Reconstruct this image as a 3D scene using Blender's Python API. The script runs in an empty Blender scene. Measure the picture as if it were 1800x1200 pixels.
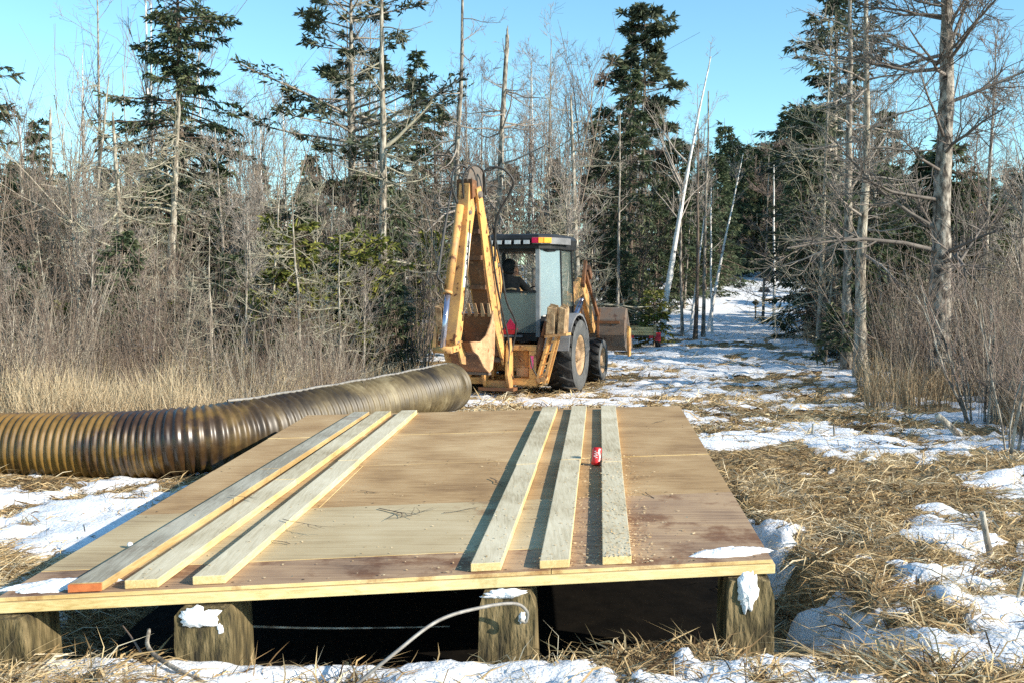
import bpy, bmesh, math, random
import numpy as np
from mathutils import Vector, Matrix, Quaternion

# ------------------------------------------------------------------ camera, sky, sun, exposure
SC = bpy.context.scene
COL = SC.collection
FPX = 1800.0                       # focal length in pixels of the 1800 px wide photograph
PITCH = math.atan(100 / FPX)       # the camera looks slightly down
CAMZ = 1.57
cam_d = bpy.data.cameras.new('camera'); cam = bpy.data.objects.new('camera', cam_d); COL.objects.link(cam)
cam_d.sensor_width = 36; cam_d.lens = 36.0; cam_d.clip_end = 2000; cam_d.clip_start = 0.05
cam.location = (0, 0, CAMZ); cam.rotation_euler = (math.pi / 2 - PITCH, 0, 0)
SC.camera = cam

SUN_EL, SUN_AZ = math.radians(25), math.radians(64)      # azimuth counted from straight behind the camera to the right
SUN = Vector((math.sin(SUN_AZ) * math.cos(SUN_EL), -math.cos(SUN_AZ) * math.cos(SUN_EL), math.sin(SUN_EL)))
W = bpy.data.worlds.new('World'); SC.world = W; W.use_nodes = True
nt = W.node_tree; bg = nt.nodes['Background']
sky = nt.nodes.new('ShaderNodeTexSky'); sky.sky_type = 'NISHITA'; sky.sun_disc = False
sky.sun_elevation = SUN_EL; sky.sun_rotation = math.atan2(SUN.x, SUN.y)
sky.air_density = 1.0; sky.dust_density = 0.0; sky.ozone_density = 4.0
tint = nt.nodes.new('ShaderNodeMixRGB'); tint.blend_type = 'MULTIPLY'; tint.inputs[0].default_value = 1.0
tint.inputs[2].default_value = (0.93, 1.14, 1.02, 1)      # the print's cyan cast
nt.links.new(sky.outputs[0], tint.inputs[1]); nt.links.new(tint.outputs[0], bg.inputs[0])
bg.inputs[1].default_value = 0.14
sl = bpy.data.lights.new('sun', 'SUN'); sun = bpy.data.objects.new('sun', sl); COL.objects.link(sun)
sl.energy = 4.9; sl.angle = math.radians(0.5); sl.color = (1.0, 0.91, 0.765)
sun.rotation_euler = SUN.to_track_quat('Z', 'Y').to_euler()
SC.view_settings.view_transform = 'Standard'; SC.view_settings.look = 'None'
SC.view_settings.gamma = 1.0; SC.view_settings.use_curve_mapping = False
SC.view_settings.exposure = 0.76
SC.render.engine = 'CYCLES'
SC.cycles.max_bounces = 6; SC.cycles.transparent_max_bounces = 12
SC.cycles.use_denoising = False

# ------------------------------------------------------------------ small maths
rng = np.random.default_rng(7)
def nrm(v):
    return v / np.maximum(np.linalg.norm(v, axis=-1, keepdims=True), 1e-9)
_perm = np.random.default_rng(3).permutation(4096)
def _hash(ix, iy, s):
    return _perm[(ix * 73 + _perm[(iy * 19 + s * 131) & 4095]) & 4095] / 4095.0
def vnoise(x, y, s=0):
    x = np.asarray(x, float); y = np.asarray(y, float)
    ix = np.floor(x).astype(int); iy = np.floor(y).astype(int)
    fx = x - ix; fy = y - iy
    fx = fx * fx * (3 - 2 * fx); fy = fy * fy * (3 - 2 * fy)
    a = _hash(ix, iy, s); b = _hash(ix + 1, iy, s); c = _hash(ix, iy + 1, s); d = _hash(ix + 1, iy + 1, s)
    return (a + (b - a) * fx) * (1 - fy) + (c + (d - c) * fx) * fy
def fbm(x, y, s=0, o=4, g=0.5):
    v = 0; a = 1; t = 0
    for i in range(o):
        c, q = math.cos(0.6 * i), math.sin(0.6 * i)
        v = v + a * vnoise((x * c - y * q) * 2 ** i, (x * q + y * c) * 2 ** i, s + i * 7); t += a; a *= g
    return v / t - 0.5
def sstep(a, b, x):
    t = np.clip((x - a) / (b - a), 0, 1)
    return t * t * (3 - 2 * t)

# ------------------------------------------------------------------ mesh helpers
def np_mesh(name, V, Fs, mat, parent=None, smooth=False, tintv=None):
    """V (n,3); Fs list of (m,k) index arrays -> one mesh object"""
    Fs = [np.asarray(f, dtype=np.int32) for f in Fs if len(f)]
    me = bpy.data.meshes.new(name)
    me.vertices.add(len(V)); me.vertices.foreach_set('co', np.asarray(V, np.float32).ravel())
    nl = sum(f.size for f in Fs); npoly = sum(len(f) for f in Fs)
    me.loops.add(nl); me.loops.foreach_set('vertex_index', np.concatenate([f.ravel() for f in Fs]))
    me.polygons.add(npoly)
    tot = np.concatenate([np.full(len(f), f.shape[1], np.int32) for f in Fs])
    st = np.concatenate([[0], np.cumsum(tot)[:-1]]).astype(np.int32)
    me.polygons.foreach_set('loop_start', st)
    if smooth: me.polygons.foreach_set('use_smooth', np.ones(npoly, bool))
    me.update(calc_edges=True)
    if tintv is not None:
        a = me.attributes.new('tint', 'FLOAT', 'POINT'); a.data.foreach_set('value', np.asarray(tintv, np.float32))
    o = bpy.data.objects.new(name, me); COL.objects.link(o)
    if mat: me.materials.append(mat)
    if parent: o.parent = parent
    return o
def tubes(P, R, n):
    """P (B,k,3), R (B,k) -> verts and quads of B tapered tubes with n sides"""
    B, k, _ = P.shape
    T = np.empty_like(P); T[:, 1:-1] = P[:, 2:] - P[:, :-2]; T[:, 0] = P[:, 1] - P[:, 0]; T[:, -1] = P[:, -1] - P[:, -2]
    T = nrm(T)
    ref = np.where(np.abs(T[:, :1, 2:3]) > 0.9, np.array([1.0, 0, 0]), np.array([0, 0, 1.0]))
    ref = np.broadcast_to(ref, T.shape)
    A = nrm(np.cross(T, ref)); Bv = np.cross(T, A)
    ang = np.arange(n) * 2 * math.pi / n
    V = P[:, :, None, :] + R[:, :, None, None] * (np.cos(ang)[None, None, :, None] * A[:, :, None, :] + np.sin(ang)[None, None, :, None] * Bv[:, :, None, :])
    base = (np.arange(B) * k * n)[:, None, None] + (np.arange(k - 1) * n)[None, :, None] + np.arange(n)[None, None, :]
    nx = (np.arange(B) * k * n)[:, None, None] + (np.arange(k - 1) * n)[None, :, None] + ((np.arange(n) + 1) % n)[None, None, :]
    F = np.stack([base, nx, nx + n, base + n], -1).reshape(-1, 4)
    return V.reshape(-1, 3), F
def cat(parts):
    """[(V,F)...] -> V, [F...] with offsets (F may be tri or quad)"""
    Vs = []; Fs = []; o = 0
    for V, F in parts:
        Vs.append(V); Fs.append(np.asarray(F) + o); o += len(V)
    V = np.concatenate(Vs); out = []
    for k in (3, 4):
        q = [f for f in Fs if f.shape[1] == k]
        if q: out.append(np.concatenate(q))
    return V, out

class MB:
    """collects boxes, bars, tubes and prisms, builds ONE mesh"""
    def __init__(s): s.v = []; s.f = []; s.sm = []
    def add(s, vs, fs, smooth=False):
        o = len(s.v); s.v += [tuple(v) for v in vs]; s.f += [tuple(i + o for i in f) for f in fs]; s.sm += [smooth] * len(fs); return s
    def hexa(s, p):                # 8 corners: 4 bottom ccw, 4 top ccw
        return s.add(p, [(3, 2, 1, 0), (4, 5, 6, 7), (0, 1, 5, 4), (1, 2, 6, 5), (2, 3, 7, 6), (3, 0, 4, 7)])
    def box(s, c, d, rz=0, m=None):
        x, y, z = d[0] / 2, d[1] / 2, d[2] / 2
        R = m if m is not None else Matrix.Rotation(rz, 3, 'Z')
        return s.hexa([Vector(c) + R @ Vector(q) for q in [(-x, -y, -z), (x, -y, -z), (x, y, -z), (-x, y, -z), (-x, -y, z), (x, -y, z), (x, y, z), (-x, y, z)]])
    def bar(s, a, b, w, h, up=(0, 0, 1), w2=None, h2=None):
        a = Vector(a); b = Vector(b); d = (b - a).normalized(); r = d.cross(Vector(up))
        if r.length < 1e-4: r = d.cross(Vector((0, 1, 0)))
        r.normalize(); u = r.cross(d)
        w2 = w if w2 is None else w2; h2 = h if h2 is None else h2
        A = [a - r * w / 2 - u * h / 2, a + r * w / 2 - u * h / 2, b + r * w2 / 2 - u * h2 / 2, b - r * w2 / 2 - u * h2 / 2]
        T = [a - r * w / 2 + u * h / 2, a + r * w / 2 + u * h / 2, b + r * w2 / 2 + u * h2 / 2, b - r * w2 / 2 + u * h2 / 2]
        return s.hexa(A + T)
    def tube(s, pts, r, n=8, caps=True):
        P = np.array([[tuple(p) for p in pts]], float); k = P.shape[1]
        R = np.full((1, k), r, float) if np.isscalar(r) else np.array([r], float)
        V, F = tubes(P, R, n); s.add(V.tolist(), [tuple(int(i) for i in f) for f in F], True)
        if caps:
            o = len(s.v) - k * n
            s.f.append(tuple(o + i for i in range(n))[::-1]); s.f.append(tuple(o + (k - 1) * n + i for i in range(n))); s.sm += [False, False]
        return s
    def prism(s, poly, axis, lo, hi):
        """polygon in the two other axes, extruded along axis (0 x,1 y,2 z)"""
        n = len(poly)
        def mk(p, t):
            q = [0, 0, 0]; o = [i for i in range(3) if i != axis]
            q[o[0]] = p[0]; q[o[1]] = p[1]; q[axis] = t; return q
        vs = [mk(p, lo) for p in poly] + [mk(p, hi) for p in poly]
        fs = [tuple(range(n))[::-1], tuple(range(n, 2 * n))] + [(i, (i + 1) % n, n + (i + 1) % n, n + i) for i in range(n)]
        return s.add(vs, fs)
    def ring(s, prof, c, axis, n=28, smooth=True):
        """lathe: prof list of (radius, offset along axis), closed or open"""
        vs = []
        for r, t in prof:
            for i in range(n):
                a = 2 * math.pi * i / n; q = [0, 0, 0]; o = [k for k in range(3) if k != axis]
                q[o[0]] = c[o[0]] + r * math.cos(a); q[o[1]] = c[o[1]] + r * math.sin(a); q[axis] = c[axis] + t; vs.append(q)
        fs = [(j * n + i, j * n + (i + 1) % n, (j + 1) * n + (i + 1) % n, (j + 1) * n + i) for j in range(len(prof) - 1) for i in range(n)]
        return s.add(vs, fs, smooth)
    def build(s, name, mat, parent=None, bevel=0):
        me = bpy.data.meshes.new(name); me.from_pydata(s.v, [], s.f)
        bm = bmesh.new(); bm.from_mesh(me); bmesh.ops.recalc_face_normals(bm, faces=bm.faces)
        if bevel:
            bmesh.ops.bevel(bm, geom=[e for e in bm.edges if len(e.link_faces) == 2 and e.calc_face_angle() > 0.6], offset=bevel, segments=2, affect='EDGES', profile=0.6)
        bm.to_mesh(me); bm.free()
        if not bevel: me.polygons.foreach_set('use_smooth', s.sm[:len(me.polygons)])
        me.update(); me.materials.append(mat)
        o = bpy.data.objects.new(name, me); COL.objects.link(o)
        if parent: o.parent = parent
        return o
def tag(o, label=None, cat_=None, group=None, kind=None):
    if label: o['label'] = label
    if cat_: o['category'] = cat_
    if group: o['group'] = group
    if kind: o['kind'] = kind
    return o
def empty(name, loc=(0, 0, 0), rz=0):
    o = bpy.data.objects.new(name, None); COL.objects.link(o); o.location = loc; o.rotation_euler = (0, 0, rz); o.empty_display_size = 0.2
    return o
def copy_tree(o, parent=None):
    c = o.copy(); COL.objects.link(c); c.parent = parent
    for ch in list(o.children): copy_tree(ch, c)
    return c
def at(px, py, Y):
    """world point seen at photo pixel px,py at depth Y"""
    dx = (px - 900) / FPX; dz = -(py - 600) / FPX
    d = Vector((dx, math.cos(PITCH) + dz * math.sin(PITCH), -math.sin(PITCH) + dz * math.cos(PITCH)))
    return Vector((0, 0, CAMZ)) + d * (Y / d.y)

# ------------------------------------------------------------------ materials
def newmat(name):
    m = bpy.data.materials.new(name); m.use_nodes = True
    n = m.node_tree; b = n.nodes['Principled BSDF']
    return m, n, b
def ramp(n, stops):
    r = n.nodes.new('ShaderNodeValToRGB'); e = r.color_ramp.elements
    while len(e) < len(stops): e.new(0.5)
    for i, (p, c) in enumerate(stops): e[i].position = p; e[i].color = (*c, 1)
    return r
def pm(name, stops, scale=8, rough=0.7, bump=0.0, detail=4, stretch=(1, 1, 1), metal=0, distort=0, spec=0.4, bscale=None, vary=0.0):
    """noise-driven colour; object coordinates"""
    m, n, b = newmat(name); L = n.links.new
    tc = n.nodes.new('ShaderNodeTexCoord'); mp = n.nodes.new('ShaderNodeMapping'); mp.inputs['Scale'].default_value = stretch
    L(tc.outputs['Object'], mp.inputs[0])
    no = n.nodes.new('ShaderNodeTexNoise'); no.inputs['Scale'].default_value = scale; no.inputs['Detail'].default_value = detail; no.inputs['Distortion'].default_value = distort
    L(mp.outputs[0], no.inputs['Vector'])
    r = ramp(n, stops); L(no.outputs['Fac'], r.inputs[0]); out = r.outputs[0]
    if vary:
        oi = n.nodes.new('ShaderNodeObjectInfo'); hv = n.nodes.new('ShaderNodeHueSaturation')
        mr = n.nodes.new('ShaderNodeMapRange'); mr.inputs[3].default_value = 1 - vary; mr.inputs[4].default_value = 1 + vary
        L(oi.outputs['Random'], mr.inputs[0]); L(mr.outputs[0], hv.inputs['Value']); L(out, hv.inputs['Color']); out = hv.outputs[0]
    L(out, b.inputs['Base Color'])
    b.inputs['Roughness'].default_value = rough; b.inputs['Metallic'].default_value = metal; b.inputs['Specular IOR Level'].default_value = spec
    if bump:
        n2 = n.nodes.new('ShaderNodeTexNoise'); n2.inputs['Scale'].default_value = bscale or scale * 2; n2.inputs['Detail'].default_value = 5
        L(mp.outputs[0], n2.inputs['Vector'])
        bp = n.nodes.new('ShaderNodeBump'); bp.inputs['Strength'].default_value = bump; bp.inputs['Distance'].default_value = 0.02
        L(n2.outputs['Fac'], bp.inputs['Height']); L(bp.outputs[0], b.inputs['Normal'])
    return m
def tintmat(name, stops, rough=0.8, transl=0.0, spec=0.2):
    """colour by the per-piece attribute 'tint' (each blade or twig has its own colour)"""
    m, n, b = newmat(name); L = n.links.new
    a = n.nodes.new('ShaderNodeAttribute'); a.attribute_name = 'tint'
    r = ramp(n, stops); L(a.outputs['Fac'], r.inputs[0]); L(r.outputs[0], b.inputs['Base Color'])
    b.inputs['Roughness'].default_value = rough; b.inputs['Specular IOR Level'].default_value = spec
    if transl:
        t = n.nodes.new('ShaderNodeBsdfTranslucent'); L(r.outputs[0], t.inputs[0])
        mx = n.nodes.new('ShaderNodeMixShader'); mx.inputs[0].default_value = transl
        L(b.outputs[0], mx.inputs[1]); L(t.outputs[0], mx.inputs[2]); L(mx.outputs[0], n.nodes['Material Output'].inputs[0])
    return m
def folmat(name, stops, transl=0.12):
    return tintmat(name, stops, 0.65, transl, 0.25)

M = {}
M['snow'] = pm('snow', [(0.25, (0.62, 0.60, 0.56)), (0.38, (0.80, 0.80, 0.81)), (0.7, (0.90, 0.91, 0.93))], 9, 0.6, 0.6, detail=7, spec=0.25, bscale=45)
def snowmat():
    m = M['snow'].copy(); m.name = 'ground_snow'; n = m.node_tree; b = n.nodes['Principled BSDF']; L = n.links.new
    src = b.inputs['Base Color'].links[0].from_socket
    a = n.nodes.new('ShaderNodeAttribute'); a.attribute_name = 'tint'; mx = n.nodes.new('ShaderNodeMixRGB'); mx.inputs[1].default_value = (.46, .40, .32, 1)   # thin snow is grey with litter
    no = n.nodes.new('ShaderNodeTexNoise'); no.inputs['Scale'].default_value = 30; no.inputs['Detail'].default_value = 6; tc = n.nodes.new('ShaderNodeTexCoord'); L(tc.outputs['Object'], no.inputs['Vector'])
    ad = n.nodes.new('ShaderNodeMath'); ad.operation = 'MULTIPLY_ADD'; ad.inputs[1].default_value = 1.6; L(a.outputs['Fac'], ad.inputs[0]); sb = n.nodes.new('ShaderNodeMath'); sb.operation = 'MULTIPLY_ADD'; sb.inputs[1].default_value = 1.8; sb.inputs[2].default_value = -.75; L(no.outputs['Fac'], sb.inputs[0]); L(sb.outputs[0], ad.inputs[2])
    r = ramp(n, [(.1, (0, 0, 0)), (.55, (1, 1, 1))]); L(ad.outputs[0], r.inputs[0]); L(r.outputs[0], mx.inputs[0]); L(src, mx.inputs[2]); L(mx.outputs[0], b.inputs['Base Color'])
    return m
M['ground_snow'] = snowmat()
M['ground'] = pm('ground_litter', [(0.25, (0.06, 0.042, 0.024)), (0.42, (0.20, 0.14, 0.075)), (0.55, (0.34, 0.25, 0.14)), (0.75, (0.46, 0.36, 0.21))], 22, 0.95, 0.9, detail=9, stretch=(1, 1, 1), distort=1.2, spec=0.1, bscale=40)
M['straw'] = tintmat('straw', [(0.0, (0.07, 0.042, 0.02)), (0.2, (0.24, 0.15, 0.068)), (0.5, (0.46, 0.32, 0.155)), (0.85, (0.63, 0.485, 0.27)), (1.0, (0.74, 0.63, 0.44))], 0.75, 0.15)
M['tallgrass'] = tintmat('tall_grass', [(0.0, (0.17, 0.115, 0.07)), (0.4, (0.38, 0.28, 0.165)), (1.0, (0.66, 0.54, 0.36))], 0.8, 0.2)
M['brush'] = tintmat('brush', [(0.0, (0.10, 0.07, 0.055)), (0.4, (0.21, 0.16, 0.125)), (0.75, (0.33, 0.27, 0.21)), (1.0, (0.48, 0.43, 0.34))], 0.85)
M['bark_grey'] = pm('bark_grey', [(0.36, (0.075, 0.062, 0.05)), (0.49, (0.24, 0.205, 0.165)), (0.64, (0.43, 0.39, 0.325))], 13, 0.9, 0.8, stretch=(1, 1, 0.35), vary=0.12, bscale=26)
M['bark_dead'] = pm('bark_dead', [(0.36, (0.11, 0.088, 0.066)), (0.49, (0.29, 0.25, 0.195)), (0.64, (0.48, 0.44, 0.36))], 14, 0.9, 0.7, stretch=(1, 1, 0.3), vary=0.1, bscale=24)
M['bark_dark'] = pm('bark_dark', [(0.3, (0.06, 0.045, 0.035)), (0.6, (0.16, 0.12, 0.09))], 10, 0.9, 0.7, stretch=(1, 1, 0.4), vary=0.15)
M['bark_birch'] = pm('bark_birch', [(0.27, (0.07, 0.055, 0.045)), (0.33, (0.60, 0.57, 0.52)), (0.6, (0.82, 0.80, 0.76))], 7, 0.7, 0.3, stretch=(0.5, 0.5, 1.6), vary=0.08)
M['bark_larch'] = pm('bark_larch', [(0.36, (0.035, 0.028, 0.024)), (0.48, (0.16, 0.135, 0.11)), (0.62, (0.38, 0.34, 0.29))], 13, 0.9, 1.0, detail=8, stretch=(1, 1, 0.5), bscale=22)
M['twig_larch'] = pm('twig_larch', [(0.3, (0.09, 0.075, 0.066)), (0.7, (0.21, 0.18, 0.155))], 3, 0.9)
M['lichen'] = pm('lichen_twig', [(0.3, (0.20, 0.172, 0.12)), (0.6, (0.39, 0.36, 0.27))], 6, 0.95, vary=0.1)
M['twig'] = pm('twig_brown', [(0.3, (0.15, 0.105, 0.085)), (0.7, (0.29, 0.22, 0.18))], 3, 0.9, vary=0.15)
M['twig_grey'] = pm('twig_grey', [(0.3, (0.22, 0.18, 0.15)), (0.7, (0.40, 0.35, 0.30))], 3, 0.9, vary=0.12)
M['needles'] = folmat('spruce_needles', [(0.0, (0.026, 0.042, 0.026)), (0.5, (0.072, 0.10, 0.05)), (1.0, (0.155, 0.17, 0.085))], .2)
M['needles_pine'] = folmat('pine_needles', [(0.0, (0.03, 0.042, 0.032)), (0.5, (0.075, 0.092, 0.056)), (1.0, (0.16, 0.165, 0.09))], .2)
M['needles_olive'] = folmat('cedar_needles', [(0.0, (0.06, 0.075, 0.014)), (0.5, (0.15, 0.16, 0.03)), (1.0, (0.26, 0.25, 0.055))])
# ------------------------------------------------------------------ ground
_gy = np.array([-300, 3.6, 4.5, 9, 13.5, 17.3, 20.5, 25, 30, 35, 40, 44, 50, 60, 70, 95, 300, 1500.])
_gz = np.array([0.0, 0, -.09, -.15, -.17, -.27, -.27, -.20, -.10, .02, .13, .38, 1.0, 1.75, 2.43, 3.2, 3.6, 4.0])
def g0(x, y):
    x = np.asarray(x, float); y = np.asarray(y, float)
    z = sum(np.interp(y + d, _gy, _gz) for d in (-2.0, -1.0, 0, 1.0, 2.0)) / 5 * sstep(8, 20, y) + np.interp(y, _gy, _gz) * (1 - sstep(8, 20, y))
    tr = 0.235 * y                                   # the trail's centre line in the distance
    off = np.abs(x - np.where(y > 25, tr, 3.2))
    z = z + 0.35 * sstep(5.5, 12, off) * sstep(6, 16, y) * (1 - 0.6 * sstep(36, 60, y))
    return z
def relief(x, y):
    calm = np.exp(-(((x - 0.7) / 2.6) ** 2 + ((y - 18.2) / 3.2) ** 2))
    und = sstep(-2.6, -2.2, x) * (1 - sstep(1.5, 1.9, x)) * sstep(4.3, 4.6, y) * (1 - sstep(9.2, 9.6, y))
    r = 0.16 * fbm(x * 1.3, y * 1.3, 11) + 0.09 * fbm(x * 4.2, y * 4.2, 23) + 0.035 * fbm(x * 14, y * 14, 29, 3)
    return r * (1 - 0.75 * calm) * (1 - 0.6 * und) * (1 - 0.5 * sstep(25, 60, y)) - 0.30 * und
def gh(x, y): return g0(x, y) + relief(x, y)
def gz(x, y): return float(gh(np.array([x]), np.array([y]))[0])
def gp(px, py):
    """ground point seen at a photo pixel"""
    Y = 8.0
    for _ in range(60):
        p = at(px, py, Y); z = float(g0(np.array([p.x]), np.array([Y]))[0])
        k = (CAMZ - p.z) / Y
        if k <= 1e-4: return p.x, 60.0
        Y = 0.5 * Y + 0.5 * min(90, (CAMZ - z) / k)
    return at(px, py, Y).x, Y

SNOW = [  # photo pixel, half width and half depth in metres, weight (minus = bare straw)
 (130, 885, .55, .5, .55), (215, 905, .5, .35, .5), (60, 935, .4, .3, .4), (150, 960, .5, .3, .45), (75, 850, .4, .3, -.3),
 (60, 1150, .4, .25, .5), (180, 1160, .5, .2, .6), (420, 1180, .3, .2, .5), (640, 1160, .4, .25, .6), (760, 1160, .45, .25, .6), (860, 1175, .3, .2, .6),
 (480, 1135, .35, .25, -.7), (330, 1180, .2, .2, -.3), (1000, 1150, .4, .35, -.8), (1180, 1165, .35, .2, -.5), (1340, 1160, .3, .3, .45), (1290, 1145, .2, .2, .3),
 (1520, 1095, .26, .22, .75), (1700, 1120, .35, .3, .35), (1780, 1150, .3, .35, .35), (1600, 1150, .3, .3, .3), (1430, 1150, .35, .3, -.6), (1480, 1000, .5, .7, -.7),
 (1610, 945, .30, .22, .8), (1720, 940, .3, .3, .45), (1745, 1080, .4, .3, .5), (1560, 850, .9, .9, -.75), (1400, 880, .8, .9, -.8), (1640, 870, .5, .5, -.5),
 (1500, 770, .6, .35, .45), (1620, 790, .6, .35, .45), (1440, 750, .4, .35, .35), (1720, 780, .7, .5, .45), (1770, 850, .4, .5, .5), (1410, 830, .16, .14, .6), (1330, 810, .9, 1.0, -.75), (1300, 770, .5, .4, .3),
 (1260, 690, .5, .5, .6), (1230, 735, .5, .45, .5), (1330, 680, 1.2, .9, -.3), (1480, 700, 1.4, 1.4, -.5), (1100, 690, .7, .7, .35), (900, 708, 1.2, .5, .45), (1000, 706, .6, .5, .5), (1160, 700, .7, .5, -.4),
 (1130, 640, 1.8, 2.2, .4), (1150, 610, 2.2, 3.0, .35), (1230, 590, 3.0, 4, .3), (1330, 625, 2.0, 2.0, .1), (1420, 640, 1.0, 1.5, .3), (1550, 1010, .3, .3, .3), (1650, 1020, .25, .2, .35), (1380, 1010, .2, .2, .25), (1680, 850, .25, .2, .4), (1300, 830, .15, .2, .35), (1470, 730, .3, .4, .3), (1390, 715, .3, .4, .3), (1340, 735, .25, .25, .3), (1560, 660, 1.2, 1.2, .3), (1620, 680, 1, 1, .35), (1500, 620, 1.5, 2, .3), (1300, 560, 3, 4, .2),
 (490, 680, .8, .5, .8), (700, 632, 1.1, .8, .9), (620, 640, .6, .6, .3), (80, 715, .5, .4, .4), (700, 690, 1.2, 1, -.3),
]
_blobs = []
for a in SNOW:
    x, y = gp(a[0], a[1]); _blobs.append((x, y) + a[2:])
def snowmask(x, y):
    b = np.full(np.shape(x), -0.03)
    b = b + 0.05 * sstep(12, 16, y) * (1 - sstep(26, 30, y)) * np.exp(-((x - 3.5) / 4.0) ** 2) + 0.17 * sstep(27, 37, y) * (1 - sstep(66, 74, y)) * np.exp(-((x - 0.235 * y) / 6.0) ** 2) + 0.12 * sstep(30, 40, y)
    b = b - 0.16 * (1 - sstep(-4, -1.5, x)) * sstep(9.5, 10.5, y) * (1 - sstep(22, 30, y)) - 0.1 * sstep(7, 9, x - 0.1 * y) * (1 - sstep(25, 40, y))
    b = b + 0.14 * (1 - sstep(-3.2, -2.2, x)) * (1 - sstep(8.2, 9.0, y))
    b = b + 0.045 * sstep(1.4, 2.2, x) * sstep(4.5, 5.5, y) * (1 - sstep(13, 15, y))
    b = b + 0.17 * (1 - sstep(4.35, 4.6, y)) * (1 - sstep(.1, .6, x))
    for (bx, by, rx, ry, w) in _blobs: b = b + (w if w > 0 else .7 * w) * 0.42 * np.exp(-((x - bx) / rx) ** 2 - ((y - by) / ry) ** 2)
    und = sstep(-2.5, -2.1, x) * (1 - sstep(1.3, 1.7, x)) * sstep(4.55, 4.75, y) * (1 - sstep(9.0, 9.4, y))
    n = 0.50 * fbm(x * 0.9, y * 1.0, 41) + 0.88 * fbm(x * 2.4, y * 2.2, 47) + 0.65 * fbm(x * 7.0, y * 6.5, 53, 3)
    return b + n - 1.1 * relief(x, y) - 0.9 * und

rows = np.concatenate([[-60, -25, -10, -4, 0], 3.3 * np.exp(np.arange(0, 375) * 0.0111), [260, 400, 700, 1500]])
NC = 318
us = np.linspace(-1, 1, NC)
def fan(yv): return 0.80 * (np.maximum(yv, 0) + 1.8)
GX = us[None, :] * fan(rows)[:, None]; GX = np.concatenate([-1500 + 0 * rows[:, None], -fan(rows)[:, None] * 1.6 - 20, GX, fan(rows)[:, None] * 1.6 + 20, 1500 + 0 * rows[:, None]], 1)
GY = np.repeat(rows[:, None], GX.shape[1], 1)
nr, nc = GX.shape
GZ = gh(GX, GY)
_id = np.arange(nr * nc).reshape(nr, nc)
GF = np.stack([_id[:-1, :-1], _id[:-1, 1:], _id[1:, 1:], _id[1:, :-1]], -1).reshape(-1, 4)
ground = np_mesh('ground', np.stack([GX, GY, GZ], -1).reshape(-1, 3), [GF], M['ground'], smooth=True)
tag(ground, kind='structure')
MK = snowmask(GX, GY)
soft = 0.045 * fbm(GX * 4, GY * 4, 61) + 0.03 * fbm(GX * 13, GY * 13, 67, 3)
thick = np.clip(MK * 0.17, -0.06, 0.034) + soft * sstep(0.0, 0.12, MK)
bl_ = 0.5 * sstep(0.03, 0.30, MK)
SZ = GZ * (1 - bl_) + (g0(GX, GY) + 0.35 * relief(GX, GY)) * bl_ + thick
keep = (MK > -0.22); fk = (keep[:-1, :-1] & keep[:-1, 1:] & keep[1:, 1:] & keep[1:, :-1]).reshape(-1)
fy = GY[:-1, :-1].reshape(-1); fk &= (fy > 2) & (fy < 120) & (np.abs(GX[:-1, :-1].reshape(-1)) < fan(np.maximum(fy, 0)) * 1.01)
SF = GF[fk]; used = np.unique(SF); remap = np.full(nr * nc, -1); remap[used] = np.arange(len(used))
snow = np_mesh('snow', np.stack([GX, GY, SZ], -1).reshape(-1, 3)[used], [remap[SF]], M['ground_snow'], smooth=True, tintv=np.clip(MK / .22, 0, 1).reshape(-1)[used])
tag(snow, 'thin patchy snow lying between the straw on the ground', 'snow', kind='stuff')

# ------------------------------------------------------------------ straw and grass
def blades(x, y, L, az, el, w, bend, seed, z=None):
    """curved ribbons: 3 points + tip, per blade"""
    r = np.random.default_rng(seed); n = len(x)
    z = gh(x, y) if z is None else z
    d = np.stack([np.cos(az) * np.cos(el), np.sin(az) * np.cos(el), np.sin(el)], -1)
    s = np.stack([-np.sin(az), np.cos(az), 0 * az], -1) * np.cos(0.8 * r.standard_normal(n))[:, None]
    s[:, 2] += 0.5 * r.standard_normal(n); s = nrm(s)
    p0 = np.stack([x, y, z - 0.01], -1)
    p1 = p0 + d * (L * 0.5)[:, None]
    d2 = d.copy(); d2[:, 2] -= bend; side = r.standard_normal((n, 3)) * 0.22; side[:, 2] *= 0.4; d2 = nrm(d2 + side)
    p2 = p1 + d2 * (L * 0.5)[:, None]
    h = s * (w / 2)[:, None]
    V = np.stack([p0 - h, p0 + h, p1 - h * 0.85, p1 + h * 0.85, p2], 1).reshape(-1, 3)
    o = (np.arange(n) * 5)[:, None]
    Q = o + np.array([[0, 1, 3, 2]]); T = o + np.array([[2, 3, 4]])
    return V, Q, T
def scatter(n, y0, y1, xl, xr, seed, p=1.0):
    """random ground points, denser near: y log-uniform-ish, x between xl(y) and xr(y)"""
    r = np.random.default_rng(seed)
    u = r.random(n); a = 1 - p
    y = (y0 ** a + u * (y1 ** a - y0 ** a)) ** (1 / a) if abs(a) > 1e-3 else y0 * (y1 / y0) ** u
    lo = xl(y); hi = xr(y)
    return lo + r.random(n) * (hi - lo), y, r
def on_deck(x, y, pad=0.0):
    xl = -2.15 + 0.073 * (y - 4.3); xr = 1.2 + 0.073 * (y - 4.8)
    return (x > xl - pad) & (x < xr + pad) & (y > 4.38 + 0.15 * (x + 2.2) - pad) & (y < 9.3 + pad)
def in_pipe(x, y):
    return (y > 8.75 - 0.02 * x) & (y < 9.5) & (x < -2.2)
SP = []; ST = []
def add_straw(x, y, L, az, el, w, bend, tintv, seed):
    V, Q, T = blades(x, y, L, az, el, w, bend, seed); SP.append((V, Q, T)); ST.append(np.repeat(tintv, 5))
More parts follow.
